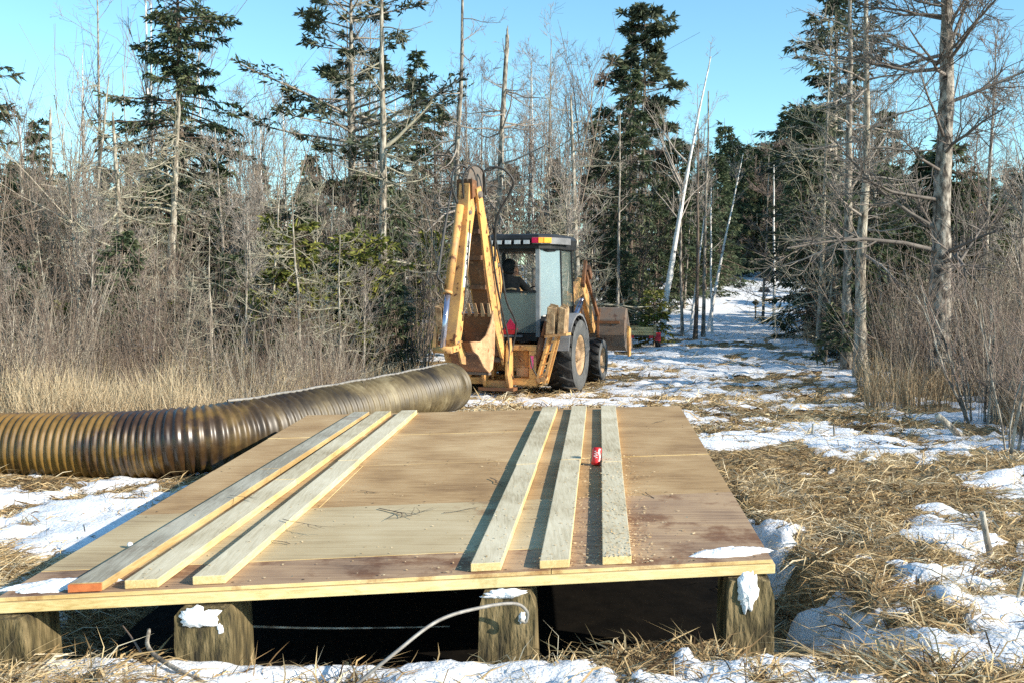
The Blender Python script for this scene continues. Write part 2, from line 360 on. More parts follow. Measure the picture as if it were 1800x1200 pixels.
# near and middle straw: lying, matted, locally combed
for (n, y0, y1, xl, xr, sd, Lm, wm) in [
    (190000, 3.9, 13.0, lambda y: -0.56 * y - 0.1, lambda y: 0.56 * y + 0.2, 101, 0.25, 0.0064),
    (60000, 11.0, 34.0, lambda y: np.maximum(-0.16 * y, -3.2), lambda y: np.minimum(0.40 * y, 9.0), 102, 0.34, 0.012)]:
    x, y, r = scatter(n, y0, y1, xl, xr, sd, 1.35)
    mk = snowmask(x, y)
    ok = (mk < 0.04 + 0.06 * r.standard_normal(n)) | (r.random(n) < 0.09) | ((mk < .14) & (r.random(n) < .42))
    ok &= ~(on_deck(x, y, 0.04) & (r.random(n) < 0.985)) & ~in_pipe(x, y)
    x, y = x[ok], y[ok]; n = len(x)
    flow = 9.0 * fbm(x * 0.7, y * 0.7, 71) + 5 * fbm(x * 2.6, y * 2.6, 73)
    az = flow + 1.25 * r.standard_normal(n)
    clump = fbm(x * 1.9, y * 1.9, 79)
    el = np.clip(np.abs(0.12 + 0.42 * clump + 0.22 * r.standard_normal(n)), 0.02, 1.2)
    L = Lm * (0.45 + 0.9 * r.random(n)); w = wm * np.clip(np.exp(0.5 * r.standard_normal(n)), .4, 3.2) * np.where(y < 7, 0.8, 1.0); L = np.where(w > 1.8 * wm, L * .6, L)
    tv = np.clip(0.56 + 0.55 * fbm(x * 1.1, y * 1.1, 83) + 0.9 * clump + 0.7 * fbm(x * 6, y * 6, 85, 2) + 0.30 * r.standard_normal(n), 0, 1)
    add_straw(x, y, L, az, el, w, 0.25 + 0.5 * r.random(n), tv, sd + 7)
V, Q, T = [], [], []; o = 0
for v, q, t in SP: V.append(v); Q.append(q + o); T.append(t + o); o += len(v)
straw = np_mesh('straw', np.concatenate(V), [np.concatenate(Q), np.concatenate(T)], M['straw'], tintv=np.concatenate(ST))
tag(straw, 'flattened dry yellow marsh straw matted over the ground', 'straw', kind='stuff')

# tall standing grass along both edges of the clearing
def edge_l(y): return np.where(y < 12, -1.6 - 0.05 * y, -2.2 + 0 * y)
GP = []; GT = []; o = 0
for (n, y0, y1, xl, xr, sd, Lm, lean) in [
    (52000, 10.0, 17.0, lambda y: -0.56 * y, lambda y: np.minimum(-0.17 * y + 0.0, -1.9), 201, 0.75, 0.28),
    (9000, 15.0, 21.0, lambda y: -0.40 * y, lambda y: -0.085 * y, 203, 0.55, 0.25),
    (30000, 12.5, 27.0, lambda y: 0.305 * y + 0.6, lambda y: 0.62 * y, 202, 0.95, 0.2),
    (14000, 10.3, 17.0, lambda y: 3.75 + .16 * y, lambda y: 0.62 * y, 205, 0.75, 0.22),
    (7000, 27.0, 42.0, lambda y: 0.285 * y, lambda y: 0.36 * y, 204, 0.8, 0.2)]:
    x, y, r = scatter(n, y0, y1, xl, xr, sd, 1.2)
    dens = fbm(x * 0.8, y * 0.8, 91) + 0.35 * fbm(x * 3, y * 3, 93)
    ok = (dens > -0.02 + 0.05 * r.standard_normal(n)) & (snowmask(x, y) < 0.12); x, y, dens = x[ok], y[ok], dens[ok]; n = len(x)
    L = Lm * (0.35 + 0.85 * r.random(n)) * (0.45 + 2.0 * np.clip(dens + 0.1, 0, .45))
    az = 6.28 * r.random(n); el = np.clip(math.pi / 2 - np.abs(lean * r.standard_normal(n)) - 0.05, 0.25, 1.56)
    w = (0.006 + 0.006 * r.random(n)) * np.sqrt(y / 11)
    V, Q, T = blades(x, y, L, az, el, w, 0.1 + 0.35 * r.random(n), sd + 9)
    GP.append((V, Q + o, T + o)); o += len(V); GT.append(np.repeat(np.clip(0.5 + 0.5 * dens + 0.22 * r.standard_normal(n) + (0.14 if sd in (201, 203) else -0.12), 0, 1), 5))
tg = np_mesh('tall_grass', np.concatenate([g[0] for g in GP]), [np.concatenate([g[1] for g in GP]), np.concatenate([g[2] for g in GP])], M['tallgrass'], tintv=np.concatenate(GT))
tag(tg, 'tall dry tan grass standing along the edges of the clearing', 'grass', kind='stuff')

# ------------------------------------------------------------------ branches
def grow(S, D, L, R0, k, r, wig=0.12, up=0.0, taper=0.25, curve=None):
    P = [S]; d = nrm(D); B = len(S)
    for i in range(k - 1):
        d = d + wig * r.standard_normal((B, 3)); d[:, 2] += up if curve is None else curve[i]
        d = nrm(d); P.append(P[-1] + d * (L / (k - 1))[:, None])
    R = R0[:, None] * np.linspace(1, taper, k)[None, :]
    return np.stack(P, 1), R
def spawn(P, R, L, n, t0, t1, ang, angj, lr, rr, r, taperL=0.6, upb=0.0):
    """n children on every parent tube"""
    B, k, _ = P.shape
    t = t0 + (t1 - t0) * r.random((B, n)); f = t * (k - 1); i = np.minimum(f.astype(int), k - 2); fr = (f - i)[..., None]
    bi = np.arange(B)[:, None]
    S = P[bi, i] * (1 - fr) + P[bi, i + 1] * fr; T = nrm(P[bi, i + 1] - P[bi, i])
    rad = R[bi, i] * (1 - fr[..., 0]) + R[bi, i + 1] * fr[..., 0]
    q = r.standard_normal((B, n, 3)); q[..., 2] += upb; q = nrm(q - (q * T).sum(-1, keepdims=True) * T)
    a = ang + angj * r.standard_normal((B, n))
    D = T * np.cos(a)[..., None] + q * np.sin(a)[..., None]
    Ln = (L[:, None] * lr * (1 - taperL * t) * (0.6 + 0.8 * r.random((B, n))))
    return S.reshape(-1, 3), D.reshape(-1, 3), Ln.reshape(-1), np.minimum(rad * rr, rad * 0.9).reshape(-1)
def kites(S, D, L, Wd, r):
    n = len(S); q = r.standard_normal((n, 3)); s = nrm(q - (q * D).sum(-1, keepdims=True) * D)
    mid = S + D * (L * 0.45)[:, None]; tip = S + D * L[:, None]; tip[:, 2] -= 0.12 * L; h = s * (Wd / 2)[:, None]
    V = np.stack([S, mid + h, tip, mid - h], 1).reshape(-1, 3)
    F = (np.arange(n) * 4)[:, None] + np.array([[0, 1, 2, 3]])
    return V, F
# ------------------------------------------------------------------ trees
def trunk_path(H, r, k=12, lean=(0, 0), bow=(0, 0), wig=0.012):
    t = np.linspace(0, 1, k); w = np.cumsum(r.standard_normal((k, 2)) * wig * H / k ** 0.5, 0) * 0.5; w -= w[0]
    x = lean[0] * t + bow[0] * t * t + w[:, 0]; y = lean[1] * t + bow[1] * t * t + w[:, 1]
    return np.stack([x, y, -0.25 + t * (H + 0.25)], -1)[None]
BARE = {  # L1 count, t0, t1, angle, jitter, length ratio, per-step z curve, (L2 n, ratio), (L3 n, ratio), trunk top taper
 'hardwood': (22, .32, .98, .62, .15, .30, [.05, .06, .08, .06], (7, .45), (7, .48), .12),
 'snag': (24, .20, .93, 1.50, .30, .17, [-.10, -.05, .12, .18], (5, .45), (3, .45), .45),
 'deadtree': (34, .16, .97, 1.45, .28, .26, [-.12, -.06, .10, .16], (6, .45), (4, .42), .22),
 'birch': (12, .42, .98, .60, .15, .26, [.05, .06, .06, .02], (5, .45), (4, .45), .15),
 'larch': (46, .14, 1.0, 1.35, .22, .27, [.05, .06, .04, .02], (12, .42), (9, .42), .20),
 'pole': (9, .45, .97, .8, .25, .16, [.05, .05, .05, .02], (4, .4), (3, .4), .3),
}
def bark_lumps(V, k, n, r0, r):
    Q = V.reshape(k, n, 3); c = Q.mean(1, keepdims=True); g = 1 + .09 * r.standard_normal((k, n, 1)); return (c + (Q - c) * g).reshape(-1, 3)
def bare(kind, H, r0, seed, lean=(0, 0), bow=(0, 0), sides=7, dens=1.0, minr=0.0045, wig=0.012, fork=None, t0=None, lratio=1.0):
    n1, ta, tb, an, aj, lr, cur, l2, l3, tp = BARE[kind]
    r = np.random.default_rng(seed)
    P = trunk_path(H, r, 12, lean, bow, wig); R = r0 * (1 - (1 - tp) * np.linspace(0, 1, 12) ** 0.9)[None]; R[0, 0] *= 1.35; R[0, 1] *= 1.1
    if r0 > .1:                                # thick trunks: more rings, lumpy bark
        kk = 40; tq = np.linspace(0, 11, kk); iq = np.minimum(tq.astype(int), 10); fq = (tq - iq)[None, :, None]; Pf_ = P[:, iq] * (1 - fq) + P[:, iq + 1] * fq; Rf_ = R[:, iq] * (1 - fq[..., 0]) + R[:, iq + 1] * fq[..., 0]
        Vt, Ft = tubes(Pf_, Rf_, sides + 4); tv = [(bark_lumps(Vt, kk, sides + 4, r0, r), Ft)]
    else: tv = [tubes(P, R, sides)]
    if kind in ('snag', 'deadtree'):          # broken, splintered top
        top = P[0, -1]; n = 3
        Ps, Rs = grow(np.repeat(top[None], n, 0), np.array([[.2, .1, 1], [-.2, 0, 1], [0, -.2, 1]]), np.array([.5, .32, .4]) * H * .07, np.full(n, R[0, -1] * .6), 3, r, .1, 0, .1)
        tv.append(tubes(Ps, Rs, 4))
    S, D, L, Q = spawn(P, R, np.array([H]), int(n1 * dens), ta if t0 is None else t0, tb, an, aj, lr * lratio, .42, r, .62)
    Q = np.minimum(Q, 0.012 * L + 0.012); P1, R1 = grow(S, D, L, Q, 5, r, .13, 0, .3, cur)
    if fork:
        for (tt, dx, dz, ll) in fork:
            i = int(tt * 11); Pf, Rf = grow(P[:, i], np.array([[dx, 0.1, dz]]), np.array([ll]), R[:, i] * .75, 5, r, .06, .05, .25); P1 = np.concatenate([P1, Pf]); R1 = np.concatenate([R1, Rf]); L = np.append(L, ll)
    S, D, L2, Q = spawn(P1, R1, L, l2[0], .18, 1.0, .75, .25, l2[1], .55, r, .4, .25)
    P2, R2 = grow(S, D, L2, Q, 4, r, .16, .03, .4)
    S, D, L3, Q = spawn(P2, R2, L2, l3[0], .2, 1.0, .7, .25, l3[1] * 1.3, .6, r, .3, .2)
    P3, R3 = grow(S, D, L3, Q, 3, r, .15, .02, .5)
    cr = [tubes(P1, np.maximum(R1, minr * 1.2), 5), tubes(P2, np.maximum(R2, minr), 3), tubes(P3, np.maximum(R3, minr * .85), 3)]
    return cat(tv), cat(cr)
def conifer(H, r0, seed, base=.1, maxl=1.2, whorl=.28, per=6, droop=-.25, shape=.8, gap=0.0, ks=.20, kw=.055, lean=(0, 0), tuft=False, twigs=9, uneven=.2, wfac=1.0):
    r = np.random.default_rng(seed)
    P = trunk_path(H, r, 10, lean, (0, 0), .006); R = r0 * (1 - .93 * np.linspace(0, 1, 10))[None]
    tr = cat([tubes(P, R, 6)])
    zs = np.arange(base * H, H * .985, whorl); z = np.repeat(zs, per) + r.standard_normal(len(zs) * per) * whorl * .35
    t = np.clip(z / H, 0.02, .995)
    keep = r.random(len(t)) > gap * (1 - .4 * t)
    sect = .5 + .5 * np.sin(t * H * 2.1 + seed) * uneven * 2                   # uneven tiers
    t = t[keep]; sect = sect[keep]; n = len(t)
    f = t * 9; i = np.minimum(f.astype(int), 8); S = P[0, i] * (1 - (f - i))[:, None] + P[0, i + 1] * (f - i)[:, None]
    az = 6.283 * r.random(n); rel = (1 - t) / (1 - base)
    L = maxl * np.clip(rel, .02, 1) ** shape * (.62 + .55 * r.random(n)) * (1 - uneven + uneven * 2 * sect * .9) + .12
    if tuft: L *= np.where(r.random(n) < .25, 1.25, .9)
    el = .55 * (t - .45) + .12 * r.standard_normal(n) + (.12 if tuft else -.05)
    D = np.stack([np.cos(az) * np.cos(el), np.sin(az) * np.cos(el), np.sin(el)], -1)
    P1, R1 = grow(S, D, L, .006 + .012 * L, 5, r, .07, 0, .35, [droop * .35, droop * .3, 0.02, .16 if not tuft else .10])
    m = twigs; tt = .18 + .82 * np.sqrt(r.random((n, m))); 
    if tuft: tt = .45 + .55 * np.sqrt(r.random((n, m)))
    f = tt * 4; i = np.minimum(f.astype(int), 3); fr = (f - i)[..., None]; bi = np.arange(n)[:, None]
    S2 = P1[bi, i] * (1 - fr) + P1[bi, i + 1] * fr; T = nrm(P1[bi, i + 1] - P1[bi, i])
    sidev = nrm(np.cross(T, np.array([0, 0, 1.0]))) * np.where(r.random((n, m, 1)) < .5, -1, 1)
    a = (.85 if not tuft else .7) + .25 * r.standard_normal((n, m, 1))
    D2 = T * np.cos(a) + sidev * np.sin(a); D2[..., 2] += (-.22 if not tuft else .18) + .22 * r.standard_normal((n, m)); D2 = nrm(D2)
    L2 = (.30 * L[:, None] * (1.15 - tt) + .10) * (.7 + .6 * r.random((n, m)))
    S2 = S2.reshape(-1, 3); D2 = D2.reshape(-1, 3); L2 = L2.reshape(-1)
    ki = 4 if not tuft else 6; KS = []; KD = []; KL = []
    for j in range(ki):
        s = S2 + D2 * (L2 * (j / ki if not tuft else .35 + .65 * j / ki))[:, None]
        d = nrm(D2 + (.55 if not tuft else .8) * r.standard_normal(D2.shape) * np.array([1, 1, .6]))
        KS.append(s); KD.append(d); KL.append(ks * (.6 + .8 * r.random(len(s))))
    KS = np.concatenate(KS); KD = np.concatenate(KD); KL = np.concatenate(KL)
    sel = r.random(len(KS)) < .92
    V, F = kites(KS[sel], KD[sel], KL[sel], kw * wfac * (.7 + .6 * r.random(sel.sum())), r)
    # each branch has its own shade of green, each spray varies around it
    bt = np.repeat(np.tile(np.repeat(.5 + .22 * r.standard_normal(n), m), ki)[sel] + .16 * r.standard_normal(sel.sum()), 4)
    P2, R2 = grow(S2, D2, L2, np.full(len(S2), .005), 2, r, 0, 0, .6)
    br = cat([tubes(P1, R1, 4), tubes(P2, R2, 3)])
    return tr, br, ((V, [F]), np.clip(bt, 0, 1))

def put_bare(name, parts, mats, loc, label, group=None, cat_='tree'):
    e = empty(name, loc)
    np_mesh('trunk', parts[0][0], parts[0][1], M[mats[0]], e, smooth=True)
    np_mesh('crown', parts[1][0], parts[1][1], M[mats[1]], e, smooth=True)
    return tag(e, label, cat_, group)
def put_con(name, parts, mats, loc, label, group=None):
    e = empty(name, loc); tr, br, (fo, tv) = parts
    np_mesh('trunk', tr[0], tr[1], M[mats[0]], e, smooth=True)
    np_mesh('branches', br[0], br[1], M[mats[0]], e)
    np_mesh('crown', fo[0], fo[1], M[mats[1]], e, tintv=tv)
    return tag(e, label, 'tree', group)
def spot(px, Y):
    x = (px - 900) / FPX * Y; return (x, Y, float(g0(np.array([x]), np.array([Y]))[0]))
def hgt(px, py, Y): return at(px, py, Y).z - spot(px, Y)[2]

# --- the large conifers one by one
put_con('spruce_tree', conifer(hgt(320, -120, 30), .17, 1, base=.15, maxl=2.45, whorl=.27, per=7, droop=-.35, shape=.60, gap=.12, uneven=.45, twigs=20, kw=.06, ks=.18), ('bark_dark', 'needles'), spot(322, 30), 'tall ragged dark spruce towering over the left thicket', 'tall conifers')
put_con('pine_tree', conifer(hgt(620, -110, 29), .19, 2, base=.17, maxl=3.0, whorl=.36, per=6, droop=-.12, shape=.52, gap=.18, uneven=.6, tuft=True, twigs=19, ks=.21, kw=.06), ('bark_grey', 'needles_pine'), spot(620, 29), 'broad tiered pine with uneven limbs left of the backhoe boom', 'tall conifers')
put_con('spruce_tree', conifer(hgt(1108, 115, 38), .13, 3, base=.08, maxl=1.35, whorl=.30, per=6, shape=.85, twigs=9, uneven=.25, ks=.24, kw=.065), ('bark_dark', 'needles'), spot(1108, 38), 'narrow dark spruce with a pointed top in front of the tall pine', 'tall conifers')
put_con('spruce_tree', conifer(hgt(1062, 185, 36), .11, 4, base=.06, maxl=1.3, whorl=.28, per=6, shape=.8, twigs=9, uneven=.3, ks=.22, kw=.06), ('bark_dark', 'needles'), spot(1062, 36), 'slim pointed spruce just right of the dead tree behind the cab', 'tall conifers')
put_con('pine_tree', conifer(hgt(1130, 18, 52), .22, 5, base=.42, maxl=2.0, whorl=.34, per=7, shape=.42, twigs=13, tuft=True, uneven=.5, gap=.1, ks=.36, kw=.12, droop=-.2), ('bark_dark', 'needles_pine'), spot(1130, 52), 'tallest far pine with a rounded narrow crown against the sky', 'tall conifers')
put_con('spruce_tree', conifer(hgt(1424, 185, 31), .13, 6, base=.03, maxl=1.35, whorl=.27, per=7, shape=.75, twigs=10, uneven=.4, ks=.22, kw=.06), ('bark_dark', 'needles'), spot(1424, 31), 'full dark green spruce crowding the right side of the trail mouth', 'conifers right of the trail')
put_con('spruce_tree', conifer(hgt(1455, -90, 33), .17, 7, base=.25, maxl=2.2, whorl=.29, per=7, shape=.55, twigs=13, uneven=.5, gap=.15, ks=.22, kw=.07), ('bark_grey', 'needles_pine'), spot(1462, 33), 'tall thinning spruce rising out of frame behind the pale twin trunks', 'conifers right of the trail')
put_con('spruce_tree', conifer(hgt(1555, 192, 62), .20, 8, base=.05, maxl=2.4, whorl=.32, per=6, shape=.85, twigs=9, uneven=.3, ks=.36, kw=.10), ('bark_dark', 'needles'), spot(1555, 62), 'pointed spruce between the pale trunks and the big larch', 'conifers right of the trail')
put_con('spruce_tree', conifer(hgt(735, 78, 44), .10, 9, base=.12, maxl=1.1, whorl=.33, per=6, shape=.8, twigs=8, uneven=.3, ks=.26, kw=.07), ('bark_dark', 'needles'), spot(735, 44), 'thin spire-topped spruce just right of the broad pine', 'conifers behind the thicket')
put_con('spruce_tree', conifer(hgt(766, 175, 36), .12, 10, base=.12, maxl=1.6, whorl=.32, per=6, shape=.6, twigs=9, uneven=.5, gap=.1, ks=.23, kw=.06), ('bark_dark', 'needles'), spot(766, 36), 'bushy dark spruce behind the top of the backhoe boom', 'conifers behind the thicket')
put_con('spruce_tree', conifer(hgt(75, 212, 37), .10, 11, base=.08, maxl=1.3, whorl=.3, per=6, shape=.75, twigs=8, uneven=.4, ks=.24, kw=.065), ('bark_dark', 'needles'), spot(75, 37), 'small pointed brown-green spruce at the far left', 'conifers behind the thicket')
put_con('spruce_tree', conifer(hgt(-28, 60, 27), .14, 12, base=.30, maxl=1.75, whorl=.36, per=6, shape=.6, twigs=9, uneven=.5, gap=.2), ('bark_dark', 'needles_pine'), spot(-28, 27), 'spruce mostly cut off by the left edge of the picture', 'conifers behind the thicket')
put_con('cedar_bush', conifer(2.9, .05, 13, base=.05, maxl=1.2, whorl=.13, per=7, shape=.45, twigs=9, uneven=.5, ks=.14, kw=.05, droop=.05), ('bark_dark', 'needles_olive'), spot(508, 18.5), 'yellow-green bushy cedar in the thicket under the big spruce', 'cedar bushes in the thicket')
put_con('cedar_bush', conifer(2.7, .05, 14, base=.08, maxl=1.25, whorl=.14, per=7, shape=.35, twigs=9, uneven=.5, ks=.14, kw=.05, droop=.05), ('bark_dark', 'needles_olive'), spot(645, 19.5), 'rounded olive green cedar beneath the broad pine', 'cedar bushes in the thicket')
put_con('cedar_bush', conifer(1.5, .03, 15, base=.04, maxl=.55, whorl=.12, per=6, shape=.5, twigs=7, uneven=.4, ks=.13, kw=.045), ('bark_dark', 'needles_olive'), spot(1150, 28.5), 'little green cedar at the foot of the leaning birch', 'cedar bushes in the thicket')

# --- bare and dead trees one by one
def B(name, kind, px, Y, topx, topy, r0, seed, mats, label, group='bare and dead trees', bow=(0, 0), **kw):
    H = hgt(px, topy, Y); ln = (topx - px) / FPX * Y
    return put_bare(name, bare(kind, H, r0, seed, lean=(ln - bow[0], 0), bow=bow, **kw), mats, spot(px, Y), label, group)
DD = ('bark_dead', 'lichen'); GG = ('bark_grey', 'twig_grey'); BB = ('bark_birch', 'twig_grey'); GT_ = ('bark_grey', 'twig')
B('dead_tree', 'deadtree', 220, 22, 203, 205, .115, 31, DD, 'dead lichened snag with a broken top near the left edge', t0=.35)
B('dead_tree', 'deadtree', 292, 23, 322, 185, .14, 32, DD, 'leaning broken dead trunk in front of the tall ragged spruce', dens=1.5, lratio=1.25)
B('bare_tree', 'birch', 178, 33, 184, -40, .10, 33, GG, 'tall thin bare tree against the sky at left', t0=.45)
B('birch_tree', 'birch', 148, 38, 152, 95, .10, 34, BB, 'pale forked birch with a crooked top at far left', fork=[(.6, .5, 1, 3.0)])
B('dead_tree', 'snag', 48, 27, 42, 290, .08, 35, DD, 'short forked dead stem at the left edge', dens=.7)
B('dead_tree', 'snag', 88, 29, 98, 200, .075, 36, DD, 'thin crooked snag in front of the small far-left spruce', dens=.5, wig=.03)
B('bare_tree', 'hardwood', 405, 27, 385, 225, .075, 37, GG, 'slender bare tree with upswept twigs right of the ragged spruce', dens=.8)
B('dead_tree', 'deadtree', 672, 24, 676, -70, .135, 38, DD, 'tall pale dead trunk standing in front of the broad pine', dens=.9, lratio=.8, fork=[(.55, .6, .5, 1.6)])
B('dead_tree', 'deadtree', 795, 28, 816, -40, .125, 39, GG, 'tall sunlit dead trunk rising behind the top of the boom', dens=.6, t0=.35)
B('dead_tree', 'snag', 868, 28, 893, 62, .115, 40, ('bark_grey', 'twig_grey'), 'thick broken-topped snag behind the cab roof', dens=1.6, t0=.3, lratio=1.5)
B('dead_tree', 'deadtree', 1022, 27, 1004, 175, .12, 41, DD, 'gnarled dead tree with crooked limbs above the cab', dens=1.1, lratio=1.1)
B('bare_tree', 'hardwood', 962, 35, 966, 70, .09, 42, GG, 'tall bare hardwood behind the middle of the cab roof', dens=1.2)
B('bare_tree', 'hardwood', 930, 38, 936, 120, .08, 43, GT_, 'bare hardwood with purplish twigs just right of the thick snag')
B('bare_tree', 'hardwood', 1040, 40, 1036, 120, .08, 44, GT_, 'bare purplish hardwood beside the slim pointed spruce')
B('bare_tree', 'hardwood', 845, 37, 850, 150, .08, 45, GT_, 'bare purplish hardwood between the sunlit dead trunk and the thick snag')
B('birch_tree', 'birch', 1160, 30, 1246, 100, .105, 46, BB, 'white birch leaning right beside the loader bucket', bow=(.35, 0), fork=[(.70, -.75, .8, 2.2), (.55, -.6, .9, 2.4)], dens=.8)
B('birch_tree', 'birch', 1243, 34, 1302, 270, .07, 47, BB, 'thin white birch leaning right over the trail entrance', dens=.6)
B('birch_tree', 'pole', 1361, 37, 1356, 290, .065, 48, BB, 'slim straight white trunk right of the dark trail opening')
B('bare_tree', 'pole', 1200, 31.5, 1190, 300, .06, 49, GG, 'straight grey pole tree right of the white leaning birch')
B('bare_tree', 'pole', 1222, 31, 1226, 210, .07, 50, ('bark_dark', 'twig_grey'), 'dark straight trunk in the clump left of the trail')
B('bare_tree', 'pole', 1236, 31.6, 1243, 160, .065, 51, GG, 'tallest pale stem of the clump left of the trail')
B('bare_tree', 'pole', 1252, 33, 1246, 330, .05, 52, BB, 'short pale stem nearest the trail in the clump at its left')
B('bare_tree', 'pole', 1212, 34, 1240, 340, .05, 53, BB, 'slanting pale stem within the clump left of the trail')
B('bare_tree', 'deadtree', 1513, 20, 1512, -120, .125, 54, ('bark_dead', 'twig_grey'), 'bright pale trunk with bare arching branches right of the trail', group='big trees right of the trail', dens=.9, t0=.3, lratio=.8, sides=8)
B('bare_tree', 'deadtree', 1492, 22, 1482, -120, .12, 55, GG, 'grey trunk close left of the bright pale trunk', group='big trees right of the trail', dens=.8, t0=.3, lratio=.75)
B('larch_tree', 'larch', 1648, 17, 1658, -330, .20, 56, ('bark_larch', 'twig_larch'), 'large bare larch with thick trunk and long limbs at right', group='big trees right of the trail', sides=12, dens=1.05, lratio=1.0, minr=.004)
B('bare_tree', 'hardwood', 1725, 23, 1740, 60, .08, 57, GT_, 'thin bare tree behind the limbs of the large larch', group='big trees right of the trail')
B('bare_tree', 'hardwood', 1790, 20, 1800, 150, .08, 58, GG, 'bare tree at the right edge of the picture', group='big trees right of the trail')
B('bare_tree', 'larch', 1340, 40, 1346, 250, .06, 59, GT_, 'thin twiggy tree above the dark trail opening', dens=.6)
B('sapling', 'birch', 558, 20, 556, 330, .04, 60, DD, 'pale forked sapling standing between the two cedars', dens=.5, fork=[(.55, -.9, .7, 1.0), (.6, .9, .9, 1.1)])
B('bare_tree', 'hardwood', 505, 44, 500, 130, .11, 61, BB, 'faint white birch far off between the two big evergreens')
B('bare_tree', 'hardwood', 470, 42, 462, 200, .09, 62, BB, 'lower faint birch left of the far white birch')
B('bare_tree', 'deadtree', 1440, 25, 1448, 60, .07, 63, DD, 'dead stem draped with drooping grey branches right of the spruce at the trail', group='big trees right of the trail', dens=1.2, lratio=1.1)

# --- the wood behind: copies of a few trees, each an object of its own
protoB = [bare('hardwood', 9.5, .085, 70, dens=.9), bare('hardwood', 8.0, .07, 71, dens=.8), bare('deadtree', 8.5, .09, 72, dens=.8), bare('birch', 9.0, .08, 73), bare('pole', 8.0, .07, 74)]
matB = [('bark_grey', 'twig'), ('bark_grey', 'twig_grey'), ('bark_dead', 'lichen'), ('bark_birch', 'twig'), ('bark_grey', 'twig_grey')]
protoC = [conifer(8.0, .10, 80, base=.05, maxl=1.5, whorl=.3, per=6, uneven=.35, twigs=8, ks=.27, kw=.075), conifer(7.0, .09, 81, base=.10, maxl=1.2, whorl=.3, per=6, uneven=.45, gap=.1, twigs=8, ks=.27, kw=.075), conifer(5.0, .07, 82, base=.03, maxl=1.3, whorl=.24, per=6, uneven=.3, twigs=8, ks=.24, kw=.07)]
namesB = ['bare_tree', 'bare_tree', 'dead_tree', 'birch_tree', 'bare_tree']
kindsB = ['bare brown tree', 'bare grey tree', 'grey dead tree', 'pale birch', 'slim grey tree']
firstB = {}; firstC = {}
r9 = np.random.default_rng(99)
def shades_trail(px, Y, h):
    x = (px - 900) / FPX * Y; t = (x - .235 * Y) / 1.0
    return t > 0 and 41 < Y + .44 * t < 60 and h > .466 * t + 1.2
LMK = [(40, 'at the left edge'), (110, 'left of the pale forked birch'), (165, 'by the pale forked birch'), (250, 'behind the lichened snag'), (300, 'left of the ragged spruce'), (380, 'right of the ragged spruce'), (450, 'left of the faint birches'), (530, 'among the faint birches'), (600, 'left of the broad pine'), (660, 'behind the broad pine'), (730, 'right of the broad pine'), (780, 'left of the boom top'), (840, 'behind the boom top'), (900, 'behind the thick snag'), (960, 'above the cab roof'), (1030, 'behind the gnarled dead tree'), (1090, 'by the slim spruce'), (1150, 'below the tallest pine'), (1200, 'behind the white birch'), (1265, 'behind the pale stem clump'), (1310, 'left of the trail opening'), (1350, 'closing the trail opening'), (1395, 'right of the trail opening'), (1440, 'behind the trailside spruce'), (1500, 'behind the twin trunks'), (1560, 'right of the twin trunks'), (1640, 'left of the big larch'), (1700, 'behind the big larch'), (1760, 'right of the big larch'), (9999, 'at the right edge')]
def landmark(px): return next(t for q, t in LMK if px < q)
def back(px, Y, kind, idx, s):
    if shades_trail(px, Y, ((8, 7, 5)[idx] if kind == 'c' else 8.5) * s): 
        if (px - 900) / FPX * Y - .235 * Y < 7.5: return
        s = s * .45
    x, y, z = spot(px, Y)
    zone = landmark(px) + (' at middle distance' if Y < 48 else ' far back')
    if kind == 'b':
        if idx not in firstB:
            o = firstB[idx] = put_bare(namesB[idx], protoB[idx], matB[idx], (x, y, z), '', None)
        else:
            o = copy_tree(firstB[idx])
        o['label'] = kindsB[idx] + ' ' + zone; o['group'] = 'trees deep in the wood'; o['category'] = 'tree'
    else:
        if idx not in firstC:
            o = firstC[idx] = put_con('spruce_tree', protoC[idx], ('bark_dark', 'needles'), (x, y, z), '', None)
        else:
            o = copy_tree(firstC[idx])
        o['label'] = ['full green spruce', 'ragged narrow spruce', 'short bushy spruce'][idx] + ' ' + zone; o['group'] = 'spruces deep in the wood'; o['category'] = 'tree'
    o.location = (x, y, z - .05); o.rotation_euler = (.04 * r9.standard_normal(), .04 * r9.standard_normal(), 6.28 * r9.random()); o.scale = (s * (.85 + .3 * r9.random()),) * 2 + (s,)
def free(px, Y):   # keep the trail clear
    return not (Y < 74 and 1262 - (70 - Y) * .9 < px < 1392 + (70 - Y) * 1.2) 
for k in range(105):
    Y = 30 + 38 * r9.random() ** .8; px = -120 + 2050 * r9.random()
    if not free(px, Y): continue
    back(px, Y, 'b', int(r9.integers(0, 5)), .75 + .5 * r9.random())
for k in range(95):
    Y = 33 + 42 * r9.random() ** .9; px = -120 + 2050 * r9.random()
    if not free(px, Y): continue
    if 790 < px < 1045 and r9.random() < .65: continue
    low = 1.0 if px > 1020 else .72
    back(px, Y, 'c', int(r9.integers(0, 3)), (.7 + .45 * r9.random()) * low)
for (px, Y, s) in [(1275, 66, 1.25), (1318, 80, 1.0), (1345, 80, 1.15), (1300, 84, .95), (1330, 90, 1.3), (1366, 74, 1.1), (1290, 76, 1.1), (1262, 60, 1.0), (1385, 60, 1.0), (1395, 50, .85), (1400, 42, .6), (1418, 38, .55), (1388, 66, 1.2), (1310, 95, 1.2), (1355, 95, 1.2), (1240, 50, .8), (1200, 45, .8), (1150, 44, .75), (1090, 44, .8), (1180, 52, .9)]:
    back(px, Y, 'c', int(r9.integers(0, 2)), s)

